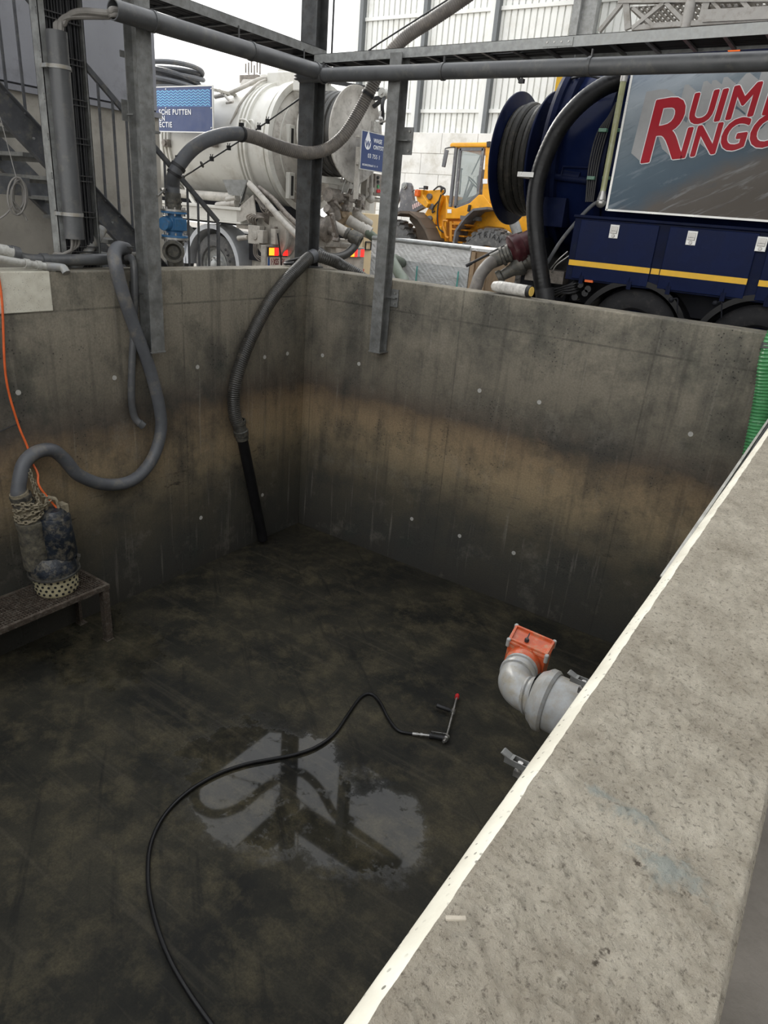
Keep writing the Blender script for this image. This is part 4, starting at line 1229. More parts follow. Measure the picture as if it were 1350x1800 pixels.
obj('flank_fin', MB().arc_band((-3.72, 1.99, 4.95), (0, 1, 0), 1.0, .94, .04, PI * 1.02, PI * 1.35, 14), M['wpaint'], t)
obj('curved_pipe', MB().tube(spl([at(1, 2.2, 378, 170), at(1, 2.25, 400, 165), at(1, 2.45, 430, 152), at(1, 2.7, 460, 138), at(1, 2.85, 476, 140)], 8), .035, 12).tube(spl([at(1, 2.1, 405, 218), at(1, 2.2, 424, 180), at(1, 2.5, 452, 148), at(1, 2.8, 470, 139)], 8), .02, 10), M['wpaint_dirty'], t)
obj('strut', MB().cyl(at(1, 2.2, 386, 158), at(1, 2.05, 406, 180), .022, .022, 10).cyl(at(1, 2.03, 398, 181), at(1, 2.03, 410, 179), .02, .02, 8), M['wpaint_dirty'], t)
hb = at(1, 2.9, 500, 155)
obj('top_housing', MB().box(-3.35, -2.6, 2.75, 3.3, TZ + TR - .06, TZ + TR + .17).box(-3.2, -2.75, 2.85, 3.2, TZ + TR + .17, TZ + TR + .24).cyl((-3.5, 2.9, TZ + TR), (-3.5, 2.9, TZ + TR + .16), .1, .1, 16), M['wpaint'], t, bevel=.02)
gz = MB()
for k in range(6):
    p = at(1, 3.1, 432 + 5 * k, 128 + 3 * (k % 2))
    gz.cyl(p, p + V(0, 0, .14 + .04 * (k % 3)), .012, .012, 8)
p = at(1, 3.1, 444, 138)
gz.box(p.x - .22, p.x + .2, 3.0, 3.15, p.z - .08, p.z + .04).cyl((p.x - .1, 3.05, TZ + TR - .05), (p.x - .1, 3.05, p.z), .03, .03, 10).cyl((p.x + .15, 3.05, TZ + TR - .05), (p.x + .15, 3.05, p.z), .03, .03, 10)
obj('valve_block', gz, M['grime'], t)
obj('front_hump', MB().lathe((-4.2, 3.2, TZ + TR - .1), (1, 0, 0), [(0, 0), (.05, .3), (.9, .3), (.95, 0)], 32), M['wpaint_dirty'], t)
# hose coil lying on the top deck
hc = MB()
c0_ = at(1, 2.6, 306, 140)
for k in range(13):
    hc.torus((c0_.x + random.uniform(-.05, .05), 2.6 + random.uniform(-.05, .05), c0_.z - .16 + (k % 6) * .06), (random.uniform(-.15, .15), random.uniform(-.15, .15), 1), .50 - .12 * (k // 6) + random.uniform(-.08, .06), .042, 48, 8)
obj('hose_coil', hc, M['hose_grey'], t)
# blue sign on the flank
sy = 1.80
s0, s1, s2 = at(1, sy, 269, 230), at(1, sy, 374, 232), at(1, sy, 374, 152)
ztp, zbt = s2.z + .005, s1.z
xa, xb = s0.x, s1.x
sg = obj('sign_panel', MB().box(xa, xb, sy, sy + .02, zbt, ztp), M['sign_blue'], t, smooth=0)
obj('edge_strip', MB().box(xa, xb + .012, sy - .004, sy + .024, ztp, ztp + .015).box(xa, xb + .012, sy - .004, sy + .024, zbt - .015, zbt).box(xb, xb + .014, sy - .004, sy + .024, zbt, ztp), M['alu'], sg, smooth=0)
zb1, zb2 = at(1, sy, 330, 187).z, at(1, sy, 330, 159).z
obj('blue_band', MB().box(xa, xb - .03, sy - .003, sy, zb1 - .01, zb2 + .01), M['sign_band'], sg, smooth=0)
wv = MB()
for k in range(6):
    z = zb1 + .02 + (zb2 - zb1 - .03) * k / 5
    n = 13 * 2
    xs_ = [xa + .02 + (xb - .05 - xa - .02) * i / n for i in range(n + 1)]
    for i in range(n):
        a = V(xs_[i], sy - .004, z + (.016 if i % 2 else -.012))
        b = V(xs_[i + 1], sy - .004, z + (-.012 if i % 2 else .016))
        wv.beam(a, b, .004, .012, (0, 0, 1))
obj('wave_lines', wv, M['sky_line'], sg, smooth=0)
tx = at(1, sy, 280, 202)
text('lettering', [('SCHE PUTTEN', V(tx.x, sy - .006, at(1, sy, 300, 201.5).z), .112, 0, dict(space=1.18, bold=.003)), ('EN', V(tx.x, sy - .006, at(1, sy, 285, 212.5).z), .112, 0, dict(space=1.18, bold=.003)), ('ECTIE', V(tx.x, sy - .006, at(1, sy, 290, 223.5).z), .112, 0, dict(space=1.18, bold=.003))], M['white_print'], sg, '-y')
sc = MB()
for px, py in ((292, 157), (292, 190), (372, 156), (372, 190), (372, 225)):
    p = at(1, sy, px, py)
    sc.lathe((p.x, sy - .006, p.z), (0, -1, 0), [(0, .014), (.006, .010), (.008, 0)], 10)
obj('screw_heads', sc, M['alu'], sg)
obj('sign_frame', MB().box(xa, xb, sy + .02, sy + .06, zbt + .02, zbt + .06).box(xa, xb, sy + .02, sy + .06, ztp - .06, ztp - .02).box(xb - .1, xb - .06, sy + .06, 2.4, ztp - .05, ztp - .01).box(xb - .1, xb - .06, sy + .06, 2.2, zbt + .02, zbt + .06), M['wpaint_dirty'], t, smooth=0)
# chassis, wheels, mudguards
obj('chassis', MB().box(-10, -2.45, 2.55, 2.75, 3.35, 3.75).box(-10, -2.45, 3.25, 3.45, 3.35, 3.75).box(-3.0, -2.5, 2.0, 4.0, 3.4, 3.9).box(-9, -2.6, 2.6, 3.4, 3.9, 4.3), M['chassis'], t, smooth=0)
wx, wz = at(1, 1.9, 375, 462).x, GZ + .53
for x in (wx, wx - 1.36):
    wheel(t, x, 1.92, 2.24, wz, .53, .30, M['tyre_dusty'], M['galv_bright'], tread=False)
    wheel(t, x, 3.76, 4.08, wz, .53, .30, M['tyre_dusty'], M['galv_bright'], tread=False)
    obj('mudguard', MB().arc_band((x, 1.86, wz), (0, 1, 0), .69, .61, .42, -.05, PI + .05, 28), mat('pale_grey_mudguard', (.50, .52, .55), .4, var=.12) if x == wx else bpy.data.materials['pale_grey_mudguard'], t)
text('tyre_lettering', [(ch, V(wx + .40 * math.cos(q_), 1.905, wz + .40 * math.sin(q_)), .09, math.degrees(q_) - 90, dict(align='CENTER')) for ch, q_ in zip('opo', (.75, .5, .25))], M['tyre'], t, '-y')
# hydraulic winch at the rear flank
p = at(1, 1.9, 465, 412)
obj('flank_reel', MB().lathe((p.x + .08, 1.95, p.z), (0, 1, 0), [(0, 0), (0, .36), (.03, .38), (.04, .34), (.2, .30), (.22, .38), (.26, .38), (.26, 0)], 48), M['wpaint_dirty'], t)
wn = MB()
for (a, b, c, d, y_) in ((436, 395, 456, 430, 1.8), (415, 394, 442, 404, 1.88), (452, 404, 462, 428, 1.75), (476, 402, 484, 430, 1.85), (443, 428, 463, 470, 2.05), (455, 432, 475, 438, 1.9)):
    A, B = at(1, y_, a, b), at(1, y_, c, d)
    wn.box(min(A.x, B.x), max(A.x, B.x), y_, y_ + .12, min(A.z, B.z), max(A.z, B.z))
A = at(1, 1.8, 448, 414)
wn.cyl((A.x, 1.78, A.z), (A.x, 1.9, A.z), .07, .07, 16)
wn.cyl(at(1, 1.85, 419, 419), at(1, 1.85, 436, 417), .045, .04, 14)
obj('winch_frame', wn, M['wpaint_dirty'], t, bevel=.006)
tb_ = MB()
for k in range(5):
    tb_.tube(spl([at(1, 1.8 + .02 * k, 438 + 3 * k, 392 + k), at(1, 1.8, 434 + 4 * k, 380 + k), at(1, 1.82, 448 + 4 * k, 375 + 2 * k), at(1, 1.9, 466, 377 + 3 * k), at(1, 2.0, 478, 386 + 3 * k)], 6), .013, 8)
for k in range(5):
    tb_.tube(spl([at(1, 1.9, 445 + 5 * k, 345 + 3 * k), at(1, 1.85, 455 + 4 * k, 358 + 4 * k), at(1, 1.85, 462 + 4 * k, 372 - 2 * k), at(1, 1.95, 478 + 2 * k, 380)], 6), .011, 8)
for k in range(3):
    tb_.tube(spl([at(1, 1.8, 446 + 3 * k, 428), at(1, 1.8, 447 + 3 * k, 448), at(1, 1.82, 458 + 3 * k, 458 - 3 * k), at(1, 1.9, 462, 440)], 6), .010, 8)
obj('hydraulic_line', tb_, M['grime'], t)
ex = MB()
for px, py, r__ in ((380, 352, .05), (490, 372, .05), (452, 346, .03)):
    pass
# rear face: bumper, lights, number plate
RX = -2.30
ya_, yb__ = at(0, RX, 468, 440).y, at(0, RX, 642, 445).y
zl_ = at(0, RX, 487, 442).z
obj('rear_beam', MB().box(RX - .12, RX - .02, ya_, yb__, zl_ - .42, zl_ + .09).box(RX - .02, RX - .005, ya_ - .005, ya_ + .80, zl_ - .4, zl_ + .095), M['wpaint_dirty'], t, smooth=0, bevel=.008)
obj('underrun_step', MB().box(RX - .5, RX - .1, ya_ + .7, yb__ - .55, zl_ - .12, zl_ + .06), M['navy_sat'], t, smooth=0)
for px0, px1, py0, py1, flip in ((470, 503, 434, 450, 0), (614, 637, 437, 452, 1)):
    A, B = at(0, RX, px0, py0), at(0, RX, px1, py1)
    y0_, y1_, z0_, z1_ = A.y, B.y, B.z, A.z
    lt = obj('tail_light', MB().box(RX - .005, RX + .03, y0_, y1_, z0_, z1_), M['black'], t, smooth=0, bevel=.005)
    w3 = (y1_ - y0_)
    obj('amber_lens', MB().box(RX + .03, RX + .045, y0_ + .01, y0_ + w3 * .26, z0_ + .012, z1_ - .012), M['lamp_amber'], lt, smooth=0)
    obj('red_lens', MB().box(RX + .03, RX + .043, y0_ + w3 * .27, y0_ + w3 * .48, z0_ + .008, z1_ - .008), M['lamp_red'], lt, smooth=0)
    obj('clear_lens', MB().box(RX + .03, RX + .042, y0_ + w3 * .49, y0_ + w3 * .72, z0_ + .008, z1_ - .008), M['lamp_clear'], lt, smooth=0)
    obj('red_lens', MB().box(RX + .03, RX + .043, y0_ + w3 * .73, y1_ - .008, z0_ + .008, z1_ - .008), M['lamp_red'], lt, smooth=0)
A, B = at(0, RX, 470, 451), at(0, RX, 509, 466)
npz0, npz1 = A.z - .155, A.z - .01
A_y, B_y = A.y, B.y
npl = obj('number_plate', MB().box(RX - .004, RX + .008, A_y, B_y, npz0, npz1), mat('white_plate', (.80, .74, .66), .4, var=.05), t, smooth=0)
text('plate_lettering', [('1·XSS 176', V(RX + .009, A_y + .07, npz0 + .03), .135, 0, dict(sx=.62, bold=.002))], mat('dark_red_print', (.20, .02, .03), .4), npl, '+x')
obj('plate_band', MB().box(RX + .008, RX + .010, A_y, A_y + .05, npz0, npz1), M['sign_band'], npl, smooth=0)
p = at(0, RX, 530, 445)
obj('round_lamp', MB().lathe((RX, p.y, p.z), (1, 0, 0), [(0, 0), (0, .07), (.05, .06), (.05, .03), (.03, 0)], 20), M['black'], t)
A, B = at(0, RX + .05, 617, 474), at(0, RX + .05, 645, 482)
mk = obj('marker_board', MB().box(RX - .05, RX - .03, A.y - .2, B.y, B.z, A.z), M['stripe'], t, smooth=0)
obj('red_stripe', MB().box(RX - .03, RX - .027, A.y + .0, A.y + .14, B.z, A.z).box(RX - .03, RX - .027, A.y + .3, B.y, B.z, A.z), M['red'], mk, smooth=0)
# cream locker at the far rear corner
M['cream'] = mat('cream_vehicle_paint', (.72, .58, .36), .45, var=.06, scale=2)
lk = obj('equipment_locker', MB().box(-2.9, -2.38, 4.10, 5.3, 2.95, 4.30), M['cream'], t, smooth=0, bevel=.01)
p = at(0, -2.38, 646, 432)
obj('locker_handle', MB().tube([V(-2.36, p.y - .09, p.z + .07), V(-2.36, p.y + .09, p.z + .07), V(-2.36, p.y + .09, p.z - .07), V(-2.36, p.y - .09, p.z - .07), V(-2.36, p.y - .09, p.z + .07)], .014, 8), M['black'], lk)
obj('locker_seam', MB().box(-2.382, -2.376, p.y - .16, p.y - .15, 2.98, 4.28), M['grime'], lk, smooth=0)
obj('locker_tank', MB().cyl((-2.7, 4.75, 4.30), (-2.7, 4.75, 4.9), .3, .3, 24).box(-2.9, -2.4, 4.1, 4.5, 4.3, 4.5), M['wpaint'], t)
# rear hose reel
RC = V(-1.55, 2.90, 5.44)
RR = .70
fl = MB().lathe(RC, (1, 0, 0), [(0, 0), (0, RR - .03), (.03, RR), (.05, RR), (.05, RR - .04), (.03, RR - .08), (.02, RR * .6), (.06, RR * .5), (.06, 0)], 64)
rl = obj('reel_flange', fl, M['wpaint_dirty'], t)
obj('reel_flange', MB().lathe(RC - V(.62, 0, 0), (1, 0, 0), [(0, 0), (0, RR), (.04, RR + .02), (.04, 0)], 64), M['wpaint'], t)
rh = MB()
for k in range(9):
    rh.torus(RC - V(.06 + k * .062, 0, 0), (1, 0, 0), RR - .11 - .02 * (k % 2), .033, 56, 8)
rh.cyl(RC - V(.6, 0, 0), RC, .45, .45, 40)
obj('reel_hose', rh, M['hose_dark'], t)
obj('ribbed_guard', MB().box(-2.5, -2.2, 2.45, 3.05, 6.0, 6.45), M['wpaint'], t, bevel=.02)
gd = MB()
for k in range(5):
    gd.box(-2.2, -2.16, 2.48 + k * .12, 2.53 + k * .12, 6.0, 6.5)
obj('guard_rib', gd, M['wpaint_dirty'], t, bevel=.01)
arm = MB()
arm.beam((-2.4, 2.7, 6.22), at(0, -1.3, 680, 160), .07, .05).beam((-2.3, 3.2, 5.9), at(0, -1.3, 678, 170), .06, .05).beam(V(-1.5, 3.3, 5.9), at(0, -1.3, 676, 172), .05, .05)
obj('reel_arm', arm, M['black'], t, smooth=0)
p = at(0, -1.3, 677, 164)
obj('guide_roller', MB().cyl(p - V(.02, .07, 0), p + V(-.02, .07, 0), .07, .07, 20).cyl(p - V(.02, .09, 0), p - V(.02, .07, 0), .03, .03, 12), M['pvc_white'], t)
obj('hanging_hose', MB().tube(spl([p, at(0, -1.28, 672, 185), at(0, -1.28, 673, 205), at(0, -1.28, 670, 218)], 6), .03, 10), M['black'], t)
q_ = at(0, -1.28, 668, 210)
obj('ball_valve', MB().sphere(q_, .05, 8).cyl(q_ - V(0, .14, .06), q_ + V(0, .12, .0), .03, .03, 12).cyl(q_, q_ + V(0, 0, .12), .02, .02, 8).box(q_.x - .03, q_.x + .03, q_.y - .2, q_.y - .05, q_.z - .2, q_.z - .05), M['steel'], t)
# rear sign
X2 = -1.20
A, B = at(0, X2, 637, 229), at(0, X2, 690, 298)
zA_, zB_ = at(0, X2, 637, 229.5).z, at(0, X2, 634, 296).z
sg = obj('rear_sign', MB().box(X2 - .015, X2, A.y, A.y + .92, zB_, zA_), M['sign_blue'], t, smooth=0)
obj('edge_strip', MB().box(X2 - .02, X2 + .003, A.y - .012, A.y, zB_ - .012, zA_ + .012).box(X2 - .02, X2 + .003, A.y, A.y + .92, zA_, zA_ + .012).box(X2 - .02, X2 + .003, A.y, A.y + .92, zB_ - .012, zB_), M['alu'], sg, smooth=0)
dr = at(0, X2, 646.5, 252)
pts = []
for k in range(25):
    q = PI * (-.2 + 1.4 * k / 24) + PI
    pts.append(V(X2 + .002, dr.y + .082 * math.cos(q), dr.z + .0 + .09 * math.sin(q)))
pts.append(V(X2 + .002, dr.y, dr.z + .185))
obj('drop_emblem', MB().prism(pts, (.002, 0, 0)), M['white_print'], sg, smooth=0)
text('emblem_letter', [('W', V(X2 + .005, dr.y, dr.z - .055), .13, 0, dict(align='CENTER', bold=.004, ext=.001))], M['sign_blue'], sg, '+x')
def r2_(px, py):
    return at(0, X2, px, py) + V(.003, 0, 0)
text('lettering', [('WASE', r2_(656.5, 250.5), .085, 0, dict(space=1.05, bold=.001)), ('ONTST', r2_(656, 262), .085, 0, dict(space=1.05, bold=.001)), ('03 755 1', r2_(646, 277), .088, 0, dict(space=1.1)), ('BOURGSTRAAT 11 · 9', r2_(636.5, 290.5), .042, 0, dict(space=1.05))], M['white_print'], sg, '+x')
obj('sign_bracket', MB().box(X2 - .06, X2 - .015, A.y - .05, A.y + .05, zB_ + .05, zB_ + .1).box(X2 - .09, X2 - .02, A.y - .02, A.y + .03, zB_ - .45, zB_ + .3).box(X2 - .06, X2 - .02, A.y - .09, A.y + .02, zA_ - .1, zA_ - .07), M['wpaint_dirty'], t, smooth=0)
# rear plumbing
PX = -1.75
pl = MB()
A, B = at(0, PX, 563, 309), at(0, PX, 609, 327)
pl.box(PX - .12, PX, A.y, B.y, B.z, A.z)
pl.box(PX - .3, PX - .1, B.y - .1, B.y + .35, B.z - .1, A.z - .02)
obj('cross_beam', pl, M['wpaint'], t, smooth=0, bevel=.008)
hb_ = MB()
for k in range(5):
    hb_.tube(spl([at(0, PX + .05, 600 + 5 * k, 320 + k), at(0, PX + .05, 606 + 4.5 * k, 290), at(0, PX + .05, 614 + 4 * k, 270 + 2 * k), at(0, PX, 618 + 4 * k, 263 + 3 * k)], 6), .016, 8)
obj('hydraulic_line', hb_, M['wpaint_dirty'], t)
vl = MB()
rr_ = random.Random(3)
for k in range(26):
    p = at(0, PX + rr_.uniform(-.05, .12), 592 + rr_.uniform(0, 42), 332 + rr_.uniform(0, 38))
    if k % 3 == 0:
        vl.box(p.x - .05, p.x + .05, p.y - .06, p.y + .06, p.z - .05, p.z + .05)
    elif k % 3 == 1:
        vl.cyl(p, p + V(rr_.uniform(-.02, .15), rr_.uniform(-.12, .12), rr_.uniform(-.1, .1)), .03, .025, 12)
    else:
        vl.cyl(p - V(0, .09, 0), p + V(0, .09, rr_.uniform(-.1, .1)), .022, .022, 10)
obj('control_valve_bank', vl, M['grime'], t, bevel=.003)
lv = MB()
for k in range(4):
    p = at(0, PX + .1, 600 + 9 * k, 340 + 3 * (k % 2))
    lv.cyl(p, p + V(.06, .02, .22), .009, .009, 8).sphere(p + V(.06, .02, .22), .018, 6)
obj('control_lever', lv, M['steel'], t)
c_ = at(0, PX, 599, 376)
obj('valve_disc', MB().lathe(c_, (1, -.25, 0), [(-.05, 0), (-.05, .16), (-.02, .185), (.03, .185), (.05, .16), (.055, .06), (.1, .05), (.1, 0)], 36), mat('rusty_cream_paint', (.34, .26, .17), .55, var=.3, scale=8, dirt=(.2, .1, .05), dirt_amt=.4), t)
obj('valve_neck', MB().cyl(at(0, PX, 583, 345), at(0, PX, 590, 385), .09, .10, 20).cyl(at(0, PX, 576, 342), at(0, PX, 596, 346), .11, .11, 20).cyl(at(0, PX, 574, 366), at(0, PX, 580, 372), .07, .07, 16), M['grime'], t)
c1_ = at(0, PX, 576, 399)
obj('outlet_flange', MB().lathe(c1_ - V(.35, 0, 0), (1, .15, -.1), [(0, 0), (0, .2), (.1, .2), (.1, .17), (.3, .17), (.3, .215), (.35, .215), (.37, .17), (.37, .09), (.45, .09), (.45, 0)], 36), M['grime'], t)
obj('flange_arm', MB().beam(at(0, PX + .3, 583, 375), at(0, PX + .3, 592, 418), .06, .05).beam(at(0, PX + .3, 592, 418), at(0, PX + .3, 590, 424), .12, .05).cyl(at(0, PX + .32, 585, 382), at(0, PX + .38, 585, 382), .03, .03, 10).cyl(at(0, PX + .32, 586, 412), at(0, PX + .38, 586, 412), .03, .03, 10), M['grime'], t, smooth=0)
obj('outlet_pipe', MB().cyl(at(0, PX + .2, 586, 396), at(0, PX + .45, 613, 412), .085, .08, 24), M['wpaint_dirty'], t)
a_, b_ = at(0, PX + .45, 608, 409), at(0, PX + .62, 627, 420)
obj('hose_coupling', MB().lathe(a_, b_ - a_, [(0, .08), (0, .095), (.05, .095), (.05, .08), (.09, .08), (.09, .105), (.16, .11), (.26, .115), (.28, .10), (.28, .06), (.2, .06), (.2, 0)], 28), M['iron'], t)
obj('outlet_pipe', MB().cyl(at(0, PX + .1, 612, 386), at(0, PX + .3, 634, 400), .085, .085, 24).lathe(at(0, PX + .3, 633, 399.5), at(0, PX + .4, 644, 406) - at(0, PX + .3, 633, 399.5), [(0, .085), (0, .1), (.04, .1), (.04, .09), (.09, .09), (.09, .105), (.14, .105), (.2, .1), (.2, 0)], 24), M['wpaint_dirty'], t)
obj('wye_pipe', MB().tube(spl([at(0, PX + .0, 636, 345), at(0, PX + .0, 630, 366), at(0, PX, 626, 374), at(0, PX + .05, 634, 383), at(0, PX + .1, 650, 394)], 6), .075, 20), M['wpaint_dirty'], t)
obj('delivery_hose', MB().tube(spl([at(0, PX + .4, 643, 405), at(0, PX + .5, 655, 416), V(-.9, 3.9, 3.5), at(1, 2.2, 690, 455), at(1, 1.6, 700, 478), at(1, 1.0, 709, 505), V(.52, .9, 3.0)], 8), .075, 18), mat('grey_green_hose', (.13, .16, .12), .5, var=.2), t)
obj('dark_hose', MB().tube(spl([b_, at(0, PX + .62, 624, 432), at(0, PX + .6, 610, 446), at(0, PX + .55, 592, 452), at(0, PX + .45, 575, 450), at(0, PX + .3, 560, 440)], 8), .065, 18), M['hose_dark'], t)
cbx_ = at(0, PX + .1, 660, 305)
cb2 = at(0, PX + .1, 672, 345)
pan = obj('control_panel', MB().box(PX - .1, PX + .1, cbx_.y, cb2.y + .25, cb2.z, cbx_.z), M['grime'], t, smooth=0, bevel=.006)
for k, (px, py, mk_) in enumerate(((664, 312, 'black'), (664, 320, 'black'), (664, 328, 'green'), (663, 336, 'red'), (666, 336, 'red'))):
    p = at(0, PX + .1, px, py)
    obj('button', MB().cyl(p, p + V(.02, 0, 0), .028, .026, 12), M[mk_], pan)
obj('support_column', MB().box(PX - .1, PX + .02, at(0, PX, 643, 320).y, at(0, PX, 651, 320).y, 4.35, 5.1).cyl(at(0, PX, 628, 347), at(0, PX, 668, 352), .04, .04, 14), M['wpaint_dirty'], t, smooth=0)
obj('pressure_pipe', MB().cyl(at(0, PX + .12, 653, 300), at(0, PX + .12, 652, 352), .035, .035, 12).sphere(at(0, PX + .12, 652, 350), .07, 8).cyl(at(0, PX + .12, 652, 330), at(0, PX + .12, 652, 338), .055, .055, 12), M['wpaint_dirty'], t)
obj('mounting_foot', MB().box(PX - .4, PX - .1, c1_.y + .1, c1_.y + .9, 3.72, 3.85).box(PX - .3, PX - .15, c1_.y + .3, c1_.y + .45, 3.5, 3.72).cyl((PX - .2, c1_.y + .5, 3.75), (PX + .1, c1_.y + .62, 3.75), .05, .05, 12), M['wpaint_dirty'], t, bevel=.006)
lad = MB()
for k in range(3):
    A = at(0, RX, 483, 402 + 11 * k)
    lad.box(RX - .02, RX, A.y, A.y + .45, A.z, A.z + .03)
obj('rear_grille', lad, M['grime'], t, smooth=0)
obj('trailing_lead', MB().tube(spl([at(0, RX + .1, 488, 410), at(0, RX + .12, 491, 432), at(0, RX + .1, 494, 455), at(0, RX + .1, 495, 475)], 6), .012, 8), M['black'], t)
# ---------------------------------------------------------------- blue tanker with the lettered side panel
BY = 1.2
t = thing('tanker_truck', 'dark blue tanker with red lettered side panel, parked behind the back wall', 'tanker truck', (5, 2.4, GZ))
BC = V(2.32, 2.5, 5.12)
BR = 1.12
obj('tank', MB().lathe(BC, (1, 0, 0), [(-.02, 0), (0, BR * .5), (.06, BR * .8), (.2, BR * .95), (.42, BR), (6.5, BR), (6.5, 0)], 72), M['navy'], t)
obj('rear_ring', MB().lathe(BC + V(.05, 0, 0), (1, 0, 0), [(0, BR * .88), (0, BR + .05), (.05, BR + .07), (.10, BR + .05), (.11, BR + .01), (.16, BR + .01), (.17, BR + .05), (.22, BR + .05), (.23, BR * .9)], 72), M['navy_sat'], t)
obj('tank_band', MB().lathe(BC + V(.78, 0, 0), (1, 0, 0), [(0, BR - .01), (0, BR + .06), (.07, BR + .06), (.07, BR - .01)], 72), M['navy_sat'], t)
# hose reel on the rear door
RC = V(1.56, 2.42, 5.12)
for x, nm in ((0, 'near'), (.50, 'far')):
    f = MB().lathe(RC + V(x, 0, 0), (1, 0, 0), [(0, 0), (0, .79), (.012, .805), (.03, .805), (.04, .79), (.04, 0)], 72)
    fo = obj('reel_flange', f, M['navy_sat'], t)
    sl_ = MB()
    for k in range(8):
        q = 2 * PI * k / 8 + .2
        d = V(0, math.cos(q), math.sin(q))
        s = -1
        c = RC + V(x + (.045 if s > 0 else -.006), 0, 0)
        sl_.beam(c + d * .45, c + d * .70, .012, .03, (1, 0, 0))
    obj('flange_rib', sl_, M['navy'], fo, smooth=0)
rh = MB()
for k in range(4):
    rr_ = .60 + (.03 if k % 2 else 0)
    n = 150
    pts = [RC + V(.10 + k * .10, rr_ * math.cos(2 * PI * i / n), rr_ * math.sin(2 * PI * i / n)) for i in range(n + 1)]
    rh.tube(pts, lambda i: .056 * (1.06 if i % 2 else .96), 10, False)
rh.cyl(RC + V(.02, 0, 0), RC + V(.48, 0, 0), .5, .5, 40)
obj('reel_hose', rh, mat('dark_olive_ribbed_hose', (.026, .025, .022), .5, var=.3, scale=6, dirt=(.08, .07, .055), dirt_amt=.3, spec=.25), t)
obj('reel_axle', MB().cyl(RC + V(-.1, 0, 0), RC + V(.95, 0, 0), .08, .08, 20).beam(RC + V(.55, 0, -.1), RC + V(.9, 0, -.9), .12, .2), M['navy_sat'], t)
# big black hose down the rear
bh = [at(1, 1.45, 1094, 140), at(1, 1.35, 1062, 152), at(1, 1.22, 1024, 178), at(1, 1.15, 990, 215), at(1, 1.12, 965, 260), at(1, 1.10, 947, 310), at(1, 1.08, 940, 360), at(1, 1.06, 943, 420), at(1, 1.05, 950, 475), at(1, 1.05, 958, 530)]
obj('loading_hose', MB().ribbed(spl(bh, 10), .098, .05, .012, 22), M['rubber'], t)
obj('hose_socket', MB().lathe(at(1, 1.05, 958, 520), at(1, 1.05, 959, 530) - at(1, 1.05, 957, 510), [(-.08, .098), (-.08, .112), (.1, .112), (.1, .098)], 24, closed=True), M['black'], t)
A, B = at(1, 1.1, 916, 303), at(1, 1.1, 936, 313)
obj('hose_bracket', MB().box(A.x, B.x + .05, 1.0, 1.3, B.z, A.z), M['alu'], t, smooth=0, bevel=.004)
# gauge tube and lines beside the panel
ga, gb = at(1, 1.18, 1098, 132), at(1, 1.18, 1060, 336)
tubm = mat('cloudy_sight_tube', (.36, .37, .20), .2, var=.25, scale=3, dirt=(.5, .52, .45), dirt_amt=.3)
gt = obj('level_tube', MB().cyl(ga, gb, .032, .032, 16), tubm, t)
obj('tube_end', MB().cyl(ga + (ga - gb).normalized() * .1, ga - (ga - gb).normalized() * .06, .036, .036, 16).cyl(gb, gb - (ga - gb).normalized() * .09, .034, .05, 16).sphere(gb - (ga - gb).normalized() * .12, .055, 8), M['steel'], gt)
ln_ = MB()
for k in range(5):
    ln_.tube(spl([at(1, 1.3, 1083 - 3 * k, 180 + 6 * k), at(1, 1.3, 1066 - 4 * k, 235), at(1, 1.3, 1052 - 4 * k, 290), at(1, 1.28, 1042 - 3 * k, 355)], 6), .011, 8)
obj('air_line', ln_, M['black'], t)
cp = MB()
for px, py in ((1060, 229), (1039, 313), (1066, 313), (1086, 229)):
    p = at(1, 1.26, px, py)
    cp.box(p.x - .045, p.x + .045, 1.24, 1.30, p.z - .018, p.z + .018)
obj('line_clip', cp, mat('green_plastic_clip', (.12, .25, .18), .4), t, bevel=.004)
lt_ = MB()
obj('bracing_tube', MB().cyl(at(1, 1.5, 990, 242), at(1, 1.5, 1040, 248), .05, .05, 12), M['navy_sat'], t)
lt_.cyl(at(1, 1.4, 970, 310), at(1, 1.4, 1035, 318), .04, .04, 14).cyl(at(1, 1.42, 990, 308), at(1, 1.42, 1020, 312), .06, .06, 14)
lt_.tube([at(1, 1.36, 987, 306), at(1, 1.36, 990, 293), at(1, 1.36, 1035, 295)], .012, 8)
obj('hydraulic_ram', lt_, M['navy_sat'], t)
obj('door_latch', MB().beam(at(1, 1.45, 1037, 243), at(1, 1.45, 1050, 255), .05, .07), M['black'], t, smooth=0)
A, B = at(1, 1.42, 958, 346), at(1, 1.42, 988, 400)
obj('rear_cabinet', MB().box(A.x, B.x, 1.4, 1.9, B.z, A.z), M['navy_sat'], t, smooth=0, bevel=.006)
tpb = MB()
tpb.prism([at(1, 1.9, *p) for p in ((962, 176), (992, 146), (1006, 148), (1012, 160), (985, 178), (965, 182))], (0, .06, 0))
tpb.prism([at(1, 2.1, *p) for p in ((1012, 144), (1070, 140), (1076, 172), (1018, 176))], (0, .5, 0))
tpb.cyl(at(1, 1.86, 988, 162), at(1, 1.98, 988, 162), .05, .05, 16)
tpb.beam(at(1, 1.8, 1000, 146), at(1, 1.8, 1012, 160), .06, .1)
obj('hinge_bracket', tpb, M['navy_sat'], t, smooth=0)
obj('hinge_rod', MB().cyl(at(1, 1.85, 1008, 163), at(1, 1.85, 1030, 165), .03, .03, 12), M['alu'], t)
A, B = at(1, 2.3, 1017, 129), at(1, 2.3, 1068, 140)
obj('warning_board', MB().box(A.x, B.x, 2.25, 2.3, B.z, A.z + .06), M['stripe'], t, smooth=0)
A, B = at(1, 2.9, 982, 130), at(1, 2.9, 989, 160)
obj('marker_post', MB().box(A.x, B.x, 2.85, 2.9, B.z - .3, A.z + .1), M['stripe'], t, smooth=0)
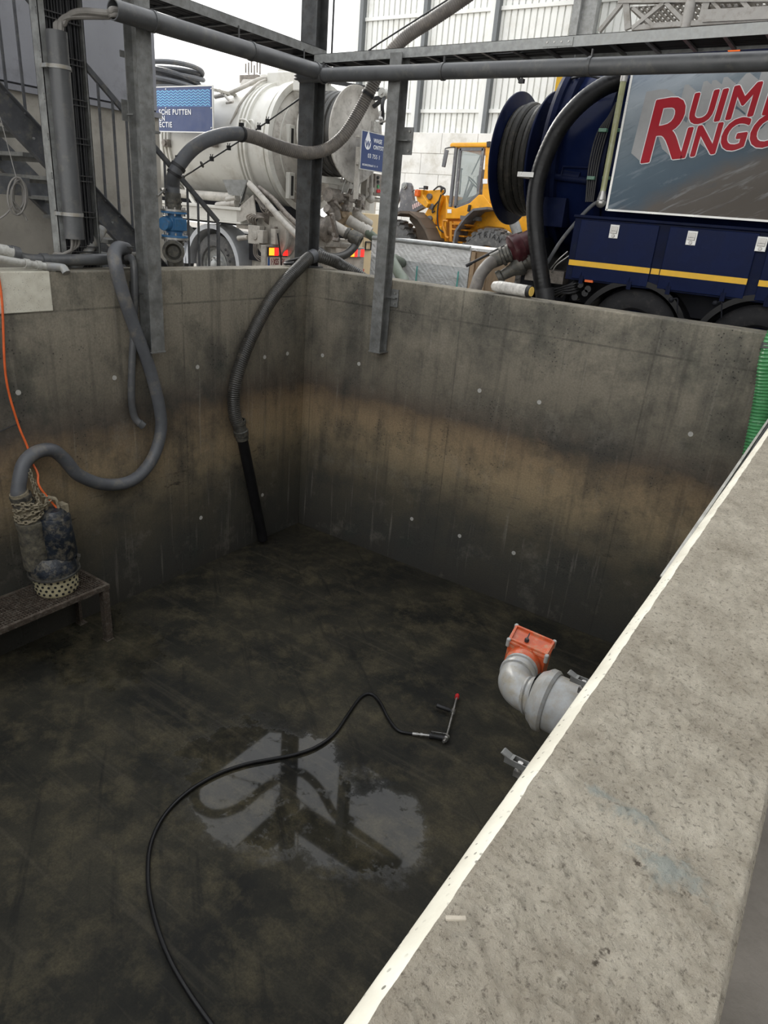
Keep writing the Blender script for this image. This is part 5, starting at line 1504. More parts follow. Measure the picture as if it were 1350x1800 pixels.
obj('top_line', MB().tube(spl([at(1, 1.6, 1090, 138), at(1, 1.6, 1060, 138), at(1, 1.6, 1030, 133), at(1, 1.7, 1000, 140), at(1, 1.8, 982, 156)], 6), .014, 8).tube(spl([at(1, 1.5, 1045, 160), at(1, 1.5, 1052, 145), at(1, 1.5, 1066, 138)], 6), .012, 8), M['cable'], t)
# side panel
def panel_mat():
    m, tt, b = nt('printed_water_panel')
    co = coords(tt, False)
    sep = N(tt, 'ShaderNodeSeparateXYZ')
    tt.links.new(co, sep.inputs[0])
    # a diagonal: high at the upper left, low at the lower right
    dg_ = math_(tt, 'SUBTRACT', math_(tt, 'MULTIPLY', sep.outputs['Z'], .62), math_(tt, 'MULTIPLY', math_(tt, 'ADD', sep.outputs['X'], 1.83), .30))
    dg_ = math_(tt, 'ADD', dg_, math_(tt, 'MULTIPLY', math_(tt, 'SUBTRACT', noise_fac(tt, co, 1.6, 6, .6, 0, 1), .5), .28))
    cr = N(tt, 'ShaderNodeValToRGB')
    mr = N(tt, 'ShaderNodeMapRange')
    mr.inputs['From Min'].default_value = -.5
    mr.inputs['From Max'].default_value = .9
    tt.links.new(dg_, mr.inputs['Value'])
    tt.links.new(mr.outputs[0], cr.inputs[0])
    el = cr.color_ramp.elements
    el[0].position, el[0].color = .12, (.085, .072, .06, 1)
    el[1].position, el[1].color = .95, (.22, .28, .36, 1)
    for p, c in ((.27, (.11, .098, .088)), (.36, (.07, .105, .14)), (.52, (.10, .145, .185)), (.68, (.20, .245, .28)), (.80, (.38, .43, .48))):
        e = el.new(p)
        e.color = (*c, 1)
    mp = N(tt, 'ShaderNodeMapping')
    mp.inputs['Rotation'].default_value = (0, math.radians(28), 0)
    tt.links.new(co, mp.inputs['Vector'])
    s_ = noise_fac(tt, mp.outputs[0], 1.2, 8, .65, .54, .66, (1.2, 1, 9), .5)
    c = mix(tt, math_(tt, 'MULTIPLY', s_, .3), cr.outputs[0], (.52, .56, .60))
    s2 = noise_fac(tt, mp.outputs[0], 1.7, 8, .7, .56, .68, (1.4, 1, 11), .7)
    c = mix(tt, math_(tt, 'MULTIPLY', s2, .35), c, (.05, .07, .10))
    tt.links.new(c, b.inputs['Base Color'])
    b.inputs['Roughness'].default_value = .35
    b.inputs['Specular IOR Level'].default_value = .2
    return m
PXL, PXR, PZ0, PZ1 = 3.338, 7.0, 4.56, 5.98
pn = obj('side_panel', MB().box(PXL, PXR, BY, BY + .03, PZ0, PZ1), panel_mat(), t, smooth=0)
obj('panel_edge', MB().box(PXL - .012, PXL + .012, BY - .006, BY + .034, PZ0 - .01, PZ1).box(PXL, PXR, BY - .006, BY + .034, PZ0 - .014, PZ0 + .006), M['alu'], pn, smooth=0)
def z5(x, y):
    return at(1, BY, 850 + x / 2.7, 100 + y / 2.7)
letters = [('R', 722, 505, .83, .95), ('U', 958, 322, .385, .95), ('I', 1083, 306, .385, 1), ('M', 1138, 298, .40, .92), ('D', 1310, 276, .40, 1), ('I', 922, 480, .385, 1), ('N', 972, 472, .385, .92), ('G', 1106, 448, .385, .92), ('O', 1240, 436, .40, .98), ('O', 1400, 412, .40, .98), ('T', 1570, 388, .40, .98)]
letters = letters[:9]
def lets(dy, off, bold, ext):
    return [(s, z5(x, y) + V(off[0], dy, off[1]), sz, 8.5, dict(shear=.22, bold=bold, ext=ext, sx=sx)) for s, x, y, sz, sx in letters]
g_ = []
for k in range(22):
    f = 1 - k / 22
    g_ += lets(-.001 - .0002 * k, (-.13 * f, .085 * f), 0, .0004)
text('lettering_shadow', g_, mat('grey_block_print', (.36, .365, .37), .4, var=.15, scale=3), pn, '-y')
text('lettering_outline', lets(-.007, (0, 0), .019, .0006), M['white_print'], pn, '-y')
text('lettering', lets(-.010, (0, 0), .010, .0006), M['print_red'], pn, '-y')
obj('top_rail', MB().box(PXL, PXR, 1.28, 1.5, PZ1 - .1, PZ1 + .20).box(PXL - .35, PXL, 1.35, 1.5, PZ1 + .05, PZ1 + .1), M['navy_sat'], t, smooth=0)
for px, py in ((1127, 93), (1291, 86)):
    p = at(1, 1.27, px, py)
    obj('marker_lamp', MB().box(p.x - .055, p.x + .055, 1.25, 1.28, p.z - .02, p.z + .02), mat('lit_orange_marker', (1, .16, .02), .3, var=0, emit=.5) if px < 1200 else bpy.data.materials['lit_orange_marker'], t, smooth=0, bevel=.004)
p = at(1, 1.3, 1104, 94)
obj('marker_lamp', MB().box(p.x - .05, p.x - .01, 1.28, 1.32, p.z - .02, p.z + .02), M['lamp_clear'], t, smooth=0)
obj('marker_lamp', MB().box(p.x + .005, p.x + .03, 1.28, 1.32, p.z - .02, p.z + .02), M['red'], t, smooth=0)
# lockers
LZ0, LZ1 = 3.775, 4.455
lk = obj('locker_body', MB().box(2.985, 7.0, BY + .02, 1.95, LZ0, LZ1).box(2.975, 7.0, BY - .01, 1.95, LZ1, LZ1 + .03), M['navy_sat'], t, smooth=0, bevel=.006)
for k, (a, b) in enumerate(((3.07, 3.955), (4.07, 4.96), (5.07, 5.96))):
    d = obj('locker_door', MB().box(a, b, BY - .004, BY + .02, LZ0 + .02, LZ1 - .02), M['navy'], t, smooth=0, bevel=.006)
    za_ = 3.965
    obj('reflective_stripe', MB().box(a - (.06 if k == 0 else 0), b, BY - .007, BY - .003, za_ - .028, za_ + .032), M['stripe'], d, smooth=0)
    lx = at(1, BY, (1080, 1219, 1345)[k], 406).x if k < 3 else a + .5
    lz = 4.338
    lp = MB()
    lp.box(lx - .052, lx + .052, BY - .012, BY - .003, lz - .072, lz + .072)
    la = obj('latch', lp, M['alu'], d, smooth=0, bevel=.008)
    obj('latch_paddle', MB().box(lx - .038, lx + .038, BY - .016, BY - .010, lz + .005, lz + .055).box(lx - .036, lx + .036, BY - .026, BY - .012, lz - .02, lz + .006).cyl((lx, BY - .011, lz - .045), (lx, BY - .02, lz - .045), .018, .018, 14), M['steel'], la, bevel=.003)
    for hx in (a + .10, b - .22):
        hg = MB().box(hx, hx + .05, BY - .012, BY, LZ0 - .03, LZ0 + .06).box(hx + .015, hx + .02, BY - .014, BY, LZ0 + .02, LZ0 + .1)
        obj('hinge', hg, M['navy_sat'], d, smooth=0, bevel=.002)
obj('reflective_stripe', MB().box(3.965, 4.055, BY + .012, BY + .017, 3.937, 3.997), M['stripe'], lk, smooth=0)
# running gear
obj('chassis', MB().box(2.7, 7, 2.1, 2.25, 3.3, 3.7).box(2.7, 7, 2.8, 2.95, 3.3, 3.7).box(2.9, 7, 1.6, 3.4, 3.5, 3.9).box(3.0, 7.0, 1.95, 3.0, 3.7, 4.6), M['chassis'], t, smooth=0)
for x in (3.86, 5.18):
    wheel(t, x, 1.27, 1.6, GZ + .53, .53, .29, M['tyre'], M['navy_sat'], tread=False)
    wheel(t, x, 3.4, 3.73, GZ + .53, .53, .29, M['tyre'], M['navy_sat'], tread=False)
    obj('mudguard', MB().arc_band((x, 1.22, GZ + .50), (0, 1, 0), .635, .60, .45, .02, PI - .02, 32).arc_band((x, 1.20, GZ + .50), (0, 1, 0), .66, .60, .05, .02, PI - .02, 32), M['rubber'], t)
p = at(1, 1.22, 1036, 492)
obj('side_marker', MB().box(p.x - .05, p.x + .05, 1.20, 1.23, p.z - .028, p.z + .028), mat('orange_side_lens', (.80, .14, .015), .35, var=.05), t, smooth=0, bevel=.004)
kn = MB()
for k in range(9):
    a = at(1, 1.3, 962 + 3 * k, 512 + (k % 3) * 5)
    kn.tube(spl([a, at(1, 1.25, 985 + 2 * k, 506 + 3 * (k % 4)), at(1, 1.25, 1005 + k, 498 + 5 * (k % 4)), at(1, 1.4, 1020, 480 + 4 * k)], 6), .011, 8)
for px, py in ((1010, 512), (1012, 522), (1022, 500), (1008, 502), (1030, 515), (1035, 508)):
    p = at(1, 1.32, px, py)
    kn.cyl((p.x, 1.28, p.z), (p.x, 1.42, p.z), .04, .04, 12)
obj('brake_fittings', kn, M['black'], t)
obj('rear_pipe', MB().tube(spl([at(1, 1.25, 1058, 352), at(1, 1.25, 1040, 362), at(1, 1.25, 1015, 388), at(1, 1.25, 985, 425), at(1, 1.25, 962, 462)], 8), .022, 12), M['hose_grey'], t)
obj('rear_lead', MB().tube(spl([at(1, 1.25, 998, 442), at(1, 1.22, 980, 458), at(1, 1.22, 968, 472)], 6), .008, 6).tube(spl([at(1, 1.25, 1000, 450), at(1, 1.22, 978, 466), at(1, 1.22, 970, 480)], 6), .008, 6), M['steel'], t)
obj('rear_frame', MB().beam((2.45, 1.5, 3.55), (2.9, 1.5, 3.6), .1, .12).box(2.35, 2.95, 1.45, 3.4, 3.45, 3.62).box(2.3, 2.5, 1.5, 3.3, 3.6, 4.2), M['chassis'], t, smooth=0)
for px, py in ((1180, 527), (1257, 533)):
    p = at(1, 1.2, px, py)
    obj('tie_hook', MB().sphere(p, .03, 8).tube(spl([p, p + V(.06, 0, .02), p + V(.08, 0, -.06), p + V(.1, 0, -.14)], 4), .008, 6), M['chassis'], t)
# rear couplings
m0, m1 = at(1, 1.45, 938, 424), at(1, 1.30, 905, 440)
mar = mat('maroon_coupling_paint', (.06, .012, .016), .45, var=.3, scale=10, dirt=(.12, .08, .07), dirt_amt=.3)
obj('maroon_coupling', MB().lathe(m0, m1 - m0, [(0, 0), (0, .155), (.16, .155), (.17, .18), (.24, .185), (.25, .19), (.29, .19), (.3, .14), (.33, .1), (.33, 0)], 32), mar, t)
c0_, c1_ = at(1, 1.28, 905, 441), at(1, 1.2, 872, 456)
obj('hose_coupling', MB().lathe(c0_, c1_ - c0_, [(0, .09), (.05, .09), (.06, .115), (.09, .115), (.10, .10), (.13, .10), (.14, .12), (.17, .12), (.18, .095), (.3, .09), (.3, 0)], 28), M['iron'], t)
d0_, d1_ = at(1, 1.4, 935, 455), at(1, 1.22, 880, 486)
obj('branch_coupling', MB().lathe(d0_, d1_ - d0_, [(-.1, .08), (0, .085), (.02, .105), (.06, .105), (.08, .09), (.12, .09), (.13, .125), (.17, .13), (.2, .115), (.28, .075), (.4, .065), (.42, .085), (.47, .085), (.47, .0)], 28), M['iron'], t)
obj('valve_bowl', MB().sphere(at(1, 1.5, 938, 462), .10, 10).box(at(1, 1.4, 925, 470).x, 2.9, 1.4, 1.7, at(1, 1.4, 925, 492).z, at(1, 1.4, 925, 470).z), M['grime'], t)
vr0, vr1 = at(1, 1.15, 822, 466), at(1, 1.3, 920, 415)
obj('valve_lever', MB().cyl(vr0, vr1, .016, .018, 12).cyl(vr0 - (vr1 - vr0).normalized() * .02, vr0 + (vr1 - vr0).normalized() * .06, .022, .022, 12), M['black'], t)
hh = [c1_, at(1, 1.1, 858, 466), at(1, .95, 843, 486), at(1, .85, 832, 515), V(1.75, .8, 3.0), V(1.7, .8, GZ + .1)]
obj('outlet_hose', MB().tube(spl(hh, 8), .078, 18), M['hose_brown'], t)

# wrapped roll lying on the back wall
ra_, rb_ = at(1, .19, 936, 503), at(1, .22, 884, 497)
rb_.z = ra_.z
ax_ = rb_ - ra_
t = thing('film_roll', 'roll of wrapping film with a yellow core, lying on the back wall', 'film roll', (ra_.x - .2, .2, H))
zr = H + .085
ra_ = V(ra_.x, .17, H + .068)
obj('roll', MB().lathe(ra_, (-1, .12, 0), [(.03, 0), (.03, .056), (.06, .062), (.40, .066), (.48, .05), (.52, 0)], 28), mat('clear_film', (.62, .60, .56), .25, var=.25, scale=14, dirt=(.35, .33, .3), dirt_amt=.4, bmp=.5, bscale=25), t)
obj('end_cap', MB().lathe(ra_, (-1, .12, 0), [(-.0, .045), (-.005, .062), (.04, .064), (.04, .045)], 28, closed=True), M['black'], t)
obj('core', MB().lathe(ra_, (-1, .12, 0), [(-.012, 0), (-.012, .05), (.04, .05), (.04, 0)], 24), mat('yellow_core_board', (.85, .58, .14), .6, var=.1), t)

# wrapped crate on the ground behind the wall
KY = 3.0
A, B = at(1, KY, 690, 424), at(1, KY, 829, 436)
C_, D_ = at(1, KY, 860, 440), at(1, KY, 829, 500)
t = thing('wrapped_crate', 'large crate wrapped in crinkled white film, standing between the two tankers', 'crate', ((A.x + C_.x) / 2, KY + .5, GZ))
zt_ = A.z
obj('carton', MB().box(A.x - .4, C_.x, KY + .03, KY + 1.1, GZ + .12, zt_ - .01), mat('brown_cardboard', (.42, .30, .19), .85, var=.12, scale=3, dirt=(.3, .22, .14)), t, smooth=0)
def film_mat():
    m, tt, b = nt('crinkled_film')
    co = coords(tt, False)
    f = noise_fac(tt, co, 6, 9, .7, .35, .65, (1, 1, 2.2), 1.2)
    c = mix(tt, f, (.74, .74, .73), (.95, .95, .93))
    w_ = N(tt, 'ShaderNodeTexWave', Scale=7, Distortion=4, Detail=4)
    w_.bands_direction = 'DIAGONAL'
    tt.links.new(co, w_.inputs['Vector'])
    sep = N(tt, 'ShaderNodeSeparateXYZ')
    tt.links.new(co, sep.inputs[0])
    low = math_(tt, 'LESS_THAN', sep.outputs['Z'], .82)
    c = mix(tt, math_(tt, 'MULTIPLY', low, .5), c, (.36, .39, .40))
    tt.links.new(c, b.inputs['Base Color'])
    b.inputs['Roughness'].default_value = .35
    b.inputs['Specular IOR Level'].default_value = .35
    bump(tt, b, math_(tt, 'ADD', f, math_(tt, 'MULTIPLY', w_.outputs['Fac'], .6)), .6, .02)
    return m
fm = MB()
nx, nz = 40, 24
vs = []
for j in range(nz + 1):
    for i in range(nx + 1):
        x = A.x - .41 + (B.x - A.x + .41) * i / nx
        z = GZ + .12 + (zt_ + .02 - GZ - .12) * j / nz
        vs.append((x, KY - .0 - .03 * abs(noise.noise(V(x * 5, z * 7, 1))) - .015 * abs(noise.noise(V(x * 14, z * 18, 4))), z))
fs = [(j * (nx + 1) + i, j * (nx + 1) + i + 1, (j + 1) * (nx + 1) + i + 1, (j + 1) * (nx + 1) + i) for j in range(nz) for i in range(nx)]
fm.add(vs, fs)
fm.box(A.x - .41, B.x, KY, KY + .03, GZ + .12, zt_ + .02).box(A.x - .41, C_.x + .02, KY + .0, KY + 1.12, zt_ - .01, zt_ + .03)
obj('film_wrap', fm, film_mat(), t)
obj('top_batten', MB().cyl((A.x - .4, KY + .0, zt_ + .02), (B.x - .02, KY + .0, zt_ + .02), .035, .035, 14), M['galv_bright'], t)
sp2 = MB()
for px in (735, 808):
    x = at(1, KY, px, 480).x
    sp2.box(x - .012, x + .012, KY - .05, KY - .045, GZ + .1, GZ + .88)
obj('strapping', sp2, mat('teal_strapping', (.12, .42, .38), .4), t, smooth=0)
cb_ = MB()
for x in (B.x + .02, C_.x - .08):
    cb_.box(x, x + .07, KY - .02, KY + .03, GZ + .1, zt_ - .03)
obj('corner_board', cb_, bpy.data.materials['brown_cardboard'], t, smooth=0)
pl_ = MB()
for k in range(3):
    pl_.box(A.x - .4 + k * .9, A.x - .28 + k * .9, KY, KY + 1.1, GZ, GZ + .1)
pl_.box(A.x - .42, C_.x, KY, KY + 1.1, GZ + .1, GZ + .12)
obj('pallet', pl_, mat('pallet_wood', (.36, .27, .17), .85, var=.2, scale=6), t, smooth=0)
# ---------------------------------------------------------------- wheel loader
LY = 9.0
def z4(x, y, Y=LY):
    return at(1, Y, 660 + x / 4.5, 200 + y / 4.5)
def poly(mb, pts, Y, depth):
    return mb.prism([z4(px, py, Y) for px, py in pts], (0, depth, 0))
c_ = z4(700, 1100)
t = thing('wheel_loader', 'yellow wheel loader parked in front of the pale block wall', 'wheel loader', (c_.x, LY + 1.2, GZ))
wr_ = z4(872, 1130)
wf_ = z4(100, 1030)
Rw = .74
for x in (wr_.x, wf_.x):
    for y0_ in (LY, LY + 2.0):
        wheel(t, x, y0_, y0_ + .55, GZ + Rw, Rw, .36, M['tyre_dusty'], M['yellow'], lugs=26)
text('tyre_lettering', [(ch, V(wr_.x + .56 * math.cos(q), LY - .012, GZ + Rw + .56 * math.sin(q)), .16, math.degrees(q) - 90, dict(align='CENTER')) for ch, q in zip('TRIAN', (1.95, 1.70, 1.50, 1.31, 1.06))], M['tyre'], t, '-y')
# cab
cab = [(596, 262), (905, 262), (905, 300), (905, 560), (850, 742), (622, 746), (585, 735)]
cy0 = LY + .45
roof = MB()
poly(roof, [(585, 240), (600, 228), (905, 224), (920, 240), (918, 264), (588, 266)], cy0 - .05, 1.7)
obj('cab_roof', roof, M['yellow'], t, smooth=0, bevel=.03)
for Yc in (cy0, cy0 + 1.5):
    fr = MB()
    for a, b, w_ in (((640, 268), (592, 735), .07), ((672, 275), (632, 742), .05), ((855, 275), (812, 640), .05), ((672, 279), (855, 279), .05), ((812, 640), (742, 700), .05), ((742, 700), (632, 744), .05)):
        fr.beam(z4(*a, Yc), z4(*b, Yc), .07, w_, (0, 1, 0))
    obj('window_frame', fr, M['loader_grey'], t, smooth=0)
for Yc in (cy0 - .02, cy0 + 1.45):
    rp_ = MB()
    poly(rp_, [(872, 266), (912, 266), (912, 560), (900, 750), (838, 748), (846, 600), (862, 450)], Yc, .1)
    obj('cab_pillar', rp_, M['yellow'], t, smooth=0, bevel=.01)
for gl_pts, gl_y in (([(680, 290), (848, 290), (808, 636), (740, 694), (638, 738)], cy0 + .02), ([(680, 290), (848, 290), (808, 636), (740, 694), (638, 738)], cy0 + 1.5), ([(640, 280), (670, 280), (630, 735), (595, 730)], cy0 + .01)):
    obj('cab_window', poly(MB(), gl_pts, gl_y, .012), M['pane'], t, smooth=0)
lb = MB()
poly(lb, [(555, 640), (585, 735), (632, 748), (745, 706), (815, 640), (850, 640), (935, 750), (860, 760), (780, 830), (555, 830)], cy0 - .03, 1.55)
obj('cab_base', lb, M['yellow'], t, smooth=0, bevel=.015)
ins = MB()
ins.torus(z4(775, 545, cy0 + .75), (.5, .1, .6), .19, .018, 28, 8)
ins.beam(z4(770, 550, cy0 + .75), z4(700, 690, cy0 + .75), .07, .07)
ins.beam(z4(740, 520, cy0 + .75), z4(690, 690, cy0 + .75), .03, .03).beam(z4(832, 330, cy0 + .2), z4(760, 480, cy0 + .2), .015, .03)
poly(ins, [(640, 690), (800, 640), (800, 700), (720, 730), (640, 740)], cy0 + .3, .9)
poly(ins, [(800, 500), (850, 440), (850, 680), (800, 680)], cy0 + .5, .5)
ins.tube([z4(690, 440, cy0 + .4), z4(680, 430, cy0 + .4), z4(665, 640, cy0 + .4)], .018, 8)
obj('cab_interior', ins, M['loader_grey'], t)
obj('door_handle', MB().beam(z4(748, 720, cy0 - .06), z4(738, 775, cy0 - .06), .05, .1), M['black'], t, bevel=.01)
obj('cab_step', MB().box(z4(615, 820).x, z4(775, 820).x, cy0 - .1, cy0, z4(690, 838, cy0).z, z4(690, 806, cy0).z), M['loader_grey'], t, smooth=0)
obj('label_plate', poly(MB(), [(848, 515), (885, 515), (885, 553), (848, 553)], cy0 - .035, .01), M['white_print'], t, smooth=0)
obj('label_plate', poly(MB(), [(568, 755), (600, 755), (600, 785), (568, 785)], cy0 - .045, .01), M['white_print'], t, smooth=0)
obj('work_lamp', MB().beam(z4(885, 245, cy0 - .1), z4(912, 240, cy0 - .1), .1, .12), M['black'], t, bevel=.01)
mr_ = MB().beam(z4(566, 285, LY + .25), z4(538, 422, LY + .25), .10, .05, (0, 1, 0))
obj('mirror', mr_, M['loader_grey'], t, bevel=.015)
obj('mirror_arm', MB().tube([z4(640, 262, cy0), z4(580, 268, LY + .3), z4(552, 275, LY + .28), z4(548, 300, LY + .26), z4(530, 400, LY + .26)], .014, 8), M['black'], t)
# rear body and mudguards
rb = MB()
poly(rb, [(840, 765), (1210, 780), (1215, 960), (1100, 960), (1010, 905), (880, 890), (780, 920), (720, 1010), (668, 1020), (700, 930), (800, 790)], cy0 + .1, 1.4)
poly(rb, [(900, 560), (1210, 600), (1210, 790), (880, 770)], cy0 + .15, 1.3)
obj('rear_body', rb, M['yellow'], t, smooth=0, bevel=.02)
mg = MB()
ed = [(672, 1028), (690, 930), (760, 830), (830, 765), (940, 752)]
for a, b in zip(ed, ed[1:]):
    mg.beam(z4(*a, LY + .3), z4(*b, LY + .3), .05, .75, (0, 1, 0))
obj('rear_mudguard', mg, M['loader_grey'], t, smooth=0)
pts = [(155, 800), (200, 778), (270, 780), (340, 830), (395, 910), (435, 1005)]
mf = MB()
for a, b in zip(pts, pts[1:]):
    A, B = z4(*a, LY - .05), z4(*b, LY - .05)
    mf.beam(A + V(0, .33, 0), B + V(0, .33, 0), .7, .06, V(-(B - A).z, 0, (B - A).x))
poly(mf, [(270, 785), (340, 830), (395, 910), (435, 1005), (335, 1000), (315, 900), (270, 840)], LY + .3, .04)
obj('front_mudguard', mf, mat('worn_brown_mudguard', (.10, .075, .055), .6, var=.3, scale=3), t, smooth=0)
# front frame, boom, lights
ff = MB()
poly(ff, [(395, 640), (420, 605), (528, 600), (520, 690), (490, 780), (470, 885), (400, 880), (385, 800), (420, 740), (390, 690)], LY + .55, .12)
poly(ff, [(395, 640), (420, 605), (528, 600), (520, 690), (490, 780), (470, 885), (400, 880), (385, 800), (420, 740), (390, 690)], LY + 1.75, .12)
poly(ff, [(320, 655), (345, 600), (378, 600), (372, 640), (420, 710), (400, 745), (330, 690)], LY + .35, .3)
poly(ff, [(480, 640), (560, 650), (560, 1010), (500, 1010), (490, 870)], LY + .7, .9)
poly(ff, [(410, 890), (520, 890), (520, 1000), (440, 1000)], LY + .5, 1.4)
obj('front_frame', ff, M['yellow'], t, smooth=0, bevel=.015)
pn_ = MB()
for px, py in ((432, 656), (434, 830), (447, 735)):
    p = z4(px, py, LY + .55)
    pn_.cyl((p.x, LY + .55, p.z), (p.x, LY + .48, p.z), .075, .07, 20)
obj('pivot_pin', pn_, M['loader_grey'], t)
bm = MB()
for Yb in (LY + .7, LY + 1.55):
    bm = MB()
    poly(bm, [(205, 560), (225, 542), (265, 545), (278, 570), (296, 690), (360, 690), (380, 745), (290, 790), (150, 800), (150, 770), (190, 735)], Yb, .14)
    obj('lift_arm', bm, M['loader_grey'], t, smooth=0, bevel=.01)
obj('tilt_ram', MB().cyl(z4(150, 760, LY + .9), z4(215, 600, LY + .9), .05, .05, 12), M['loader_grey'], t)
p = z4(232, 570, LY + .7)
obj('arm_pin', MB().cyl((p.x, LY + .7, p.z), (p.x, LY + .66, p.z), .08, .08, 20).cyl((p.x, LY + .66, p.z), (p.x, LY + .63, p.z), .05, .05, 16), M['galv_bright'], t)
dc_ = MB()
for k in range(5):
    a = (290 + 15 * k, 770 - 8 * k)
    poly(dc_, [(a[0], a[1] - 50), (a[0] + 10, a[1] - 54), (a[0] + 14, a[1] - 18), (a[0] + 4, a[1] - 14)], LY + .69, .01)
obj('warning_decal', dc_, mat('faded_red_decal', (.75, .55, .53), .5), t, smooth=0)
obj('head_lamp', MB().beam(z4(320, 628, LY + .3), z4(350, 628, LY + .3), .16, .16), mat('orange_indicator', (.75, .14, .02), .3), t, bevel=.02)
obj('lamp_guard', MB().box(z4(330, 575).x, z4(352, 575).x, LY + .3, LY + .4, z4(340, 590).z, z4(340, 562).z).tube([z4(335, 600, LY + .3), z4(300, 605, LY + .3), z4(290, 620, LY + .3)], .012, 8).tube([z4(345, 590, LY + .3), z4(385, 590, LY + .3), z4(385, 605, LY + .3)], .012, 8), M['black'], t, smooth=0)
hs_ = MB()
for k, q in enumerate(([(520, 600), (545, 590), (550, 620), (530, 640)], [(460, 605), (500, 575), (545, 590), (550, 610)], [(520, 640), (500, 700), (490, 800), (500, 900), (540, 940)], [(500, 690), (460, 740), (450, 780), (470, 770)], [(515, 570), (520, 590), (518, 620)])):
    hs_.tube(spl([z4(x, y, LY + .5) for x, y in q], 6), .02, 8)
obj('hydraulic_hose', hs_, M['black'], t)
# steps
st_ = MB()
st_.tube([z4(572, 850, LY + .1), z4(540, 845, LY + .1), z4(535, 890, LY + .1), z4(560, 975, LY + .1), z4(580, 982, LY + .1)], .03, 10)
for y in (868, 910, 960, 1010):
    st_.box(z4(590, y).x, z4(720 - (y - 868) * .35, y).x, LY + .1, LY + .5, z4(650, y + 12).z, z4(650, y).z)
poly(st_, [(585, 850), (605, 850), (605, 1010), (585, 1010)], LY + .1, .05)
poly(st_, [(615, 850), (735, 856), (720, 900), (625, 900)], LY + .25, .3)
obj('ladder', st_, mat('amber_step_paint', (.55, .22, .01), .45, var=.2), t, smooth=0)
obj('exhaust_duct', MB().cyl(z4(1095, 860, LY + .2), z4(1125, 950, LY + .2), .12, .12, 20), M['galv'], t)

# ---------------------------------------------------------------- hall
HYW = 14.4
M['sheet'] = mat('pale_ribbed_sheet', (.76, .77, .74), .5, var=.08, scale=.8, dirt=(.62, .61, .56), dirt_amt=.3)
M['hall_block'] = mat('pale_concrete_block', (.78, .77, .73), .85, var=.12, scale=1.3, dirt=(.5, .47, .40), dirt_amt=.45, bmp=.15)
xl, xr = -10.35, 11.99
zb0 = 6.82
sh_ = MB()
pit_ = .205
n = int((xr - xl) / pit_)
prf = []
for k in range(n):
    x = xl + k * pit_
    prf += [(x, HYW), (x + .155, HYW), (x + .162, HYW + .06), (x + .198, HYW + .06)]
prf.append((xl + n * pit_, HYW))
vs = [(x, y, zb0 - .1) for x, y in prf] + [(x, y, 13.0) for x, y in prf]
m_ = len(prf)
sh_.add(vs, [(i, i + 1, m_ + i + 1, m_ + i) for i in range(m_ - 1)])
sh_.box(xl, xr, HYW + .10, HYW + .16, zb0 - .1, 13.0)
ws = obj('wall_hall', sh_, M['sheet'], smooth=0, kind='structure')
M['colm'] = mat('dark_hall_steel', (.15, .16, .165), .5, .4, var=.15)
for px, w_ in ((632, .16), (741, .13), (864, .17)):
    x = at(1, HYW - .15, px, 110).x
    obj('column', MB().box(x - w_, x - w_ + .02, HYW - .22, HYW - .005, zb0, 13).box(x + w_ - .14, x + w_, HYW - .22, HYW - .005, zb0, 13) if False else MB().box(x - .065, x + .065, HYW - .20, HYW - .005, zb0, 13), M['colm'] if px < 700 else M['colm'], ws, smooth=0)
    obj('column_flange', MB().box(x - .25, x - .065, HYW - .12, HYW - .004, zb0, 13), M['sheet'], ws, smooth=0)
xb_ = at(1, HYW - 1.5, 1028, 30).x
obj('column', MB().box(xb_ - .32, xb_ - .12, HYW - 1.6, HYW - .2, zb0 - 4.1, 13).box(xb_ - .12, xb_ + .25, HYW - 1.45, HYW - 1.3, zb0 - 4.1, 13), M['galv'], ws, smooth=0)
for z in (7.45, 10.05):
    obj('purlin', MB().box(xl, xr, HYW - .06, HYW - .002, z - .05, z + .05), M['sheet'], ws, smooth=0)
bl_ = MB()
hB, lB = .60, 1.275
xj = at(1, HYW - .3, 718, 236).x
for r_i in range(7):
    z1 = zb0 - r_i * hB
    off = xj + (0 if r_i % 2 == 0 else lB * .44)
    k0 = int((xl - off) / lB) - 1
    k = k0
    while off + k * lB < xr:
        a, b = max(xl, off + k * lB), min(xr, off + (k + 1) * lB)
        if b - a > .05:
            bl_.box(a + .006, b - .006, HYW - .3 - random.uniform(0, .012), HYW + .3, z1 - hB + .006, z1 - .004)
        k += 1
bl_.box(xl + .02, xr, HYW - .27, HYW + .28, GZ, zb0 - .02)
obj('wall_blocks', bl_, M['hall_block'], smooth=0, bevel=.01, kind='structure')
# small dark fitting under the overhead pipe, near the reel
p = at(1, -.25, 917, 141)
tag(obj('hanging_fitting', MB().box(p.x - .025, p.x + .025, -.27, -.23, p.z - .025, p.z + .01).cyl(p, V(p.x, -.25, 5.60), .009, .009, 8).cyl(p + V(-.02, 0, -.0), p + V(-.05, 0, .04), .014, .014, 10), M['black'], smooth=0), 'small dark fitting hanging under the grey overhead pipe, beside the hose reel', 'fitting')
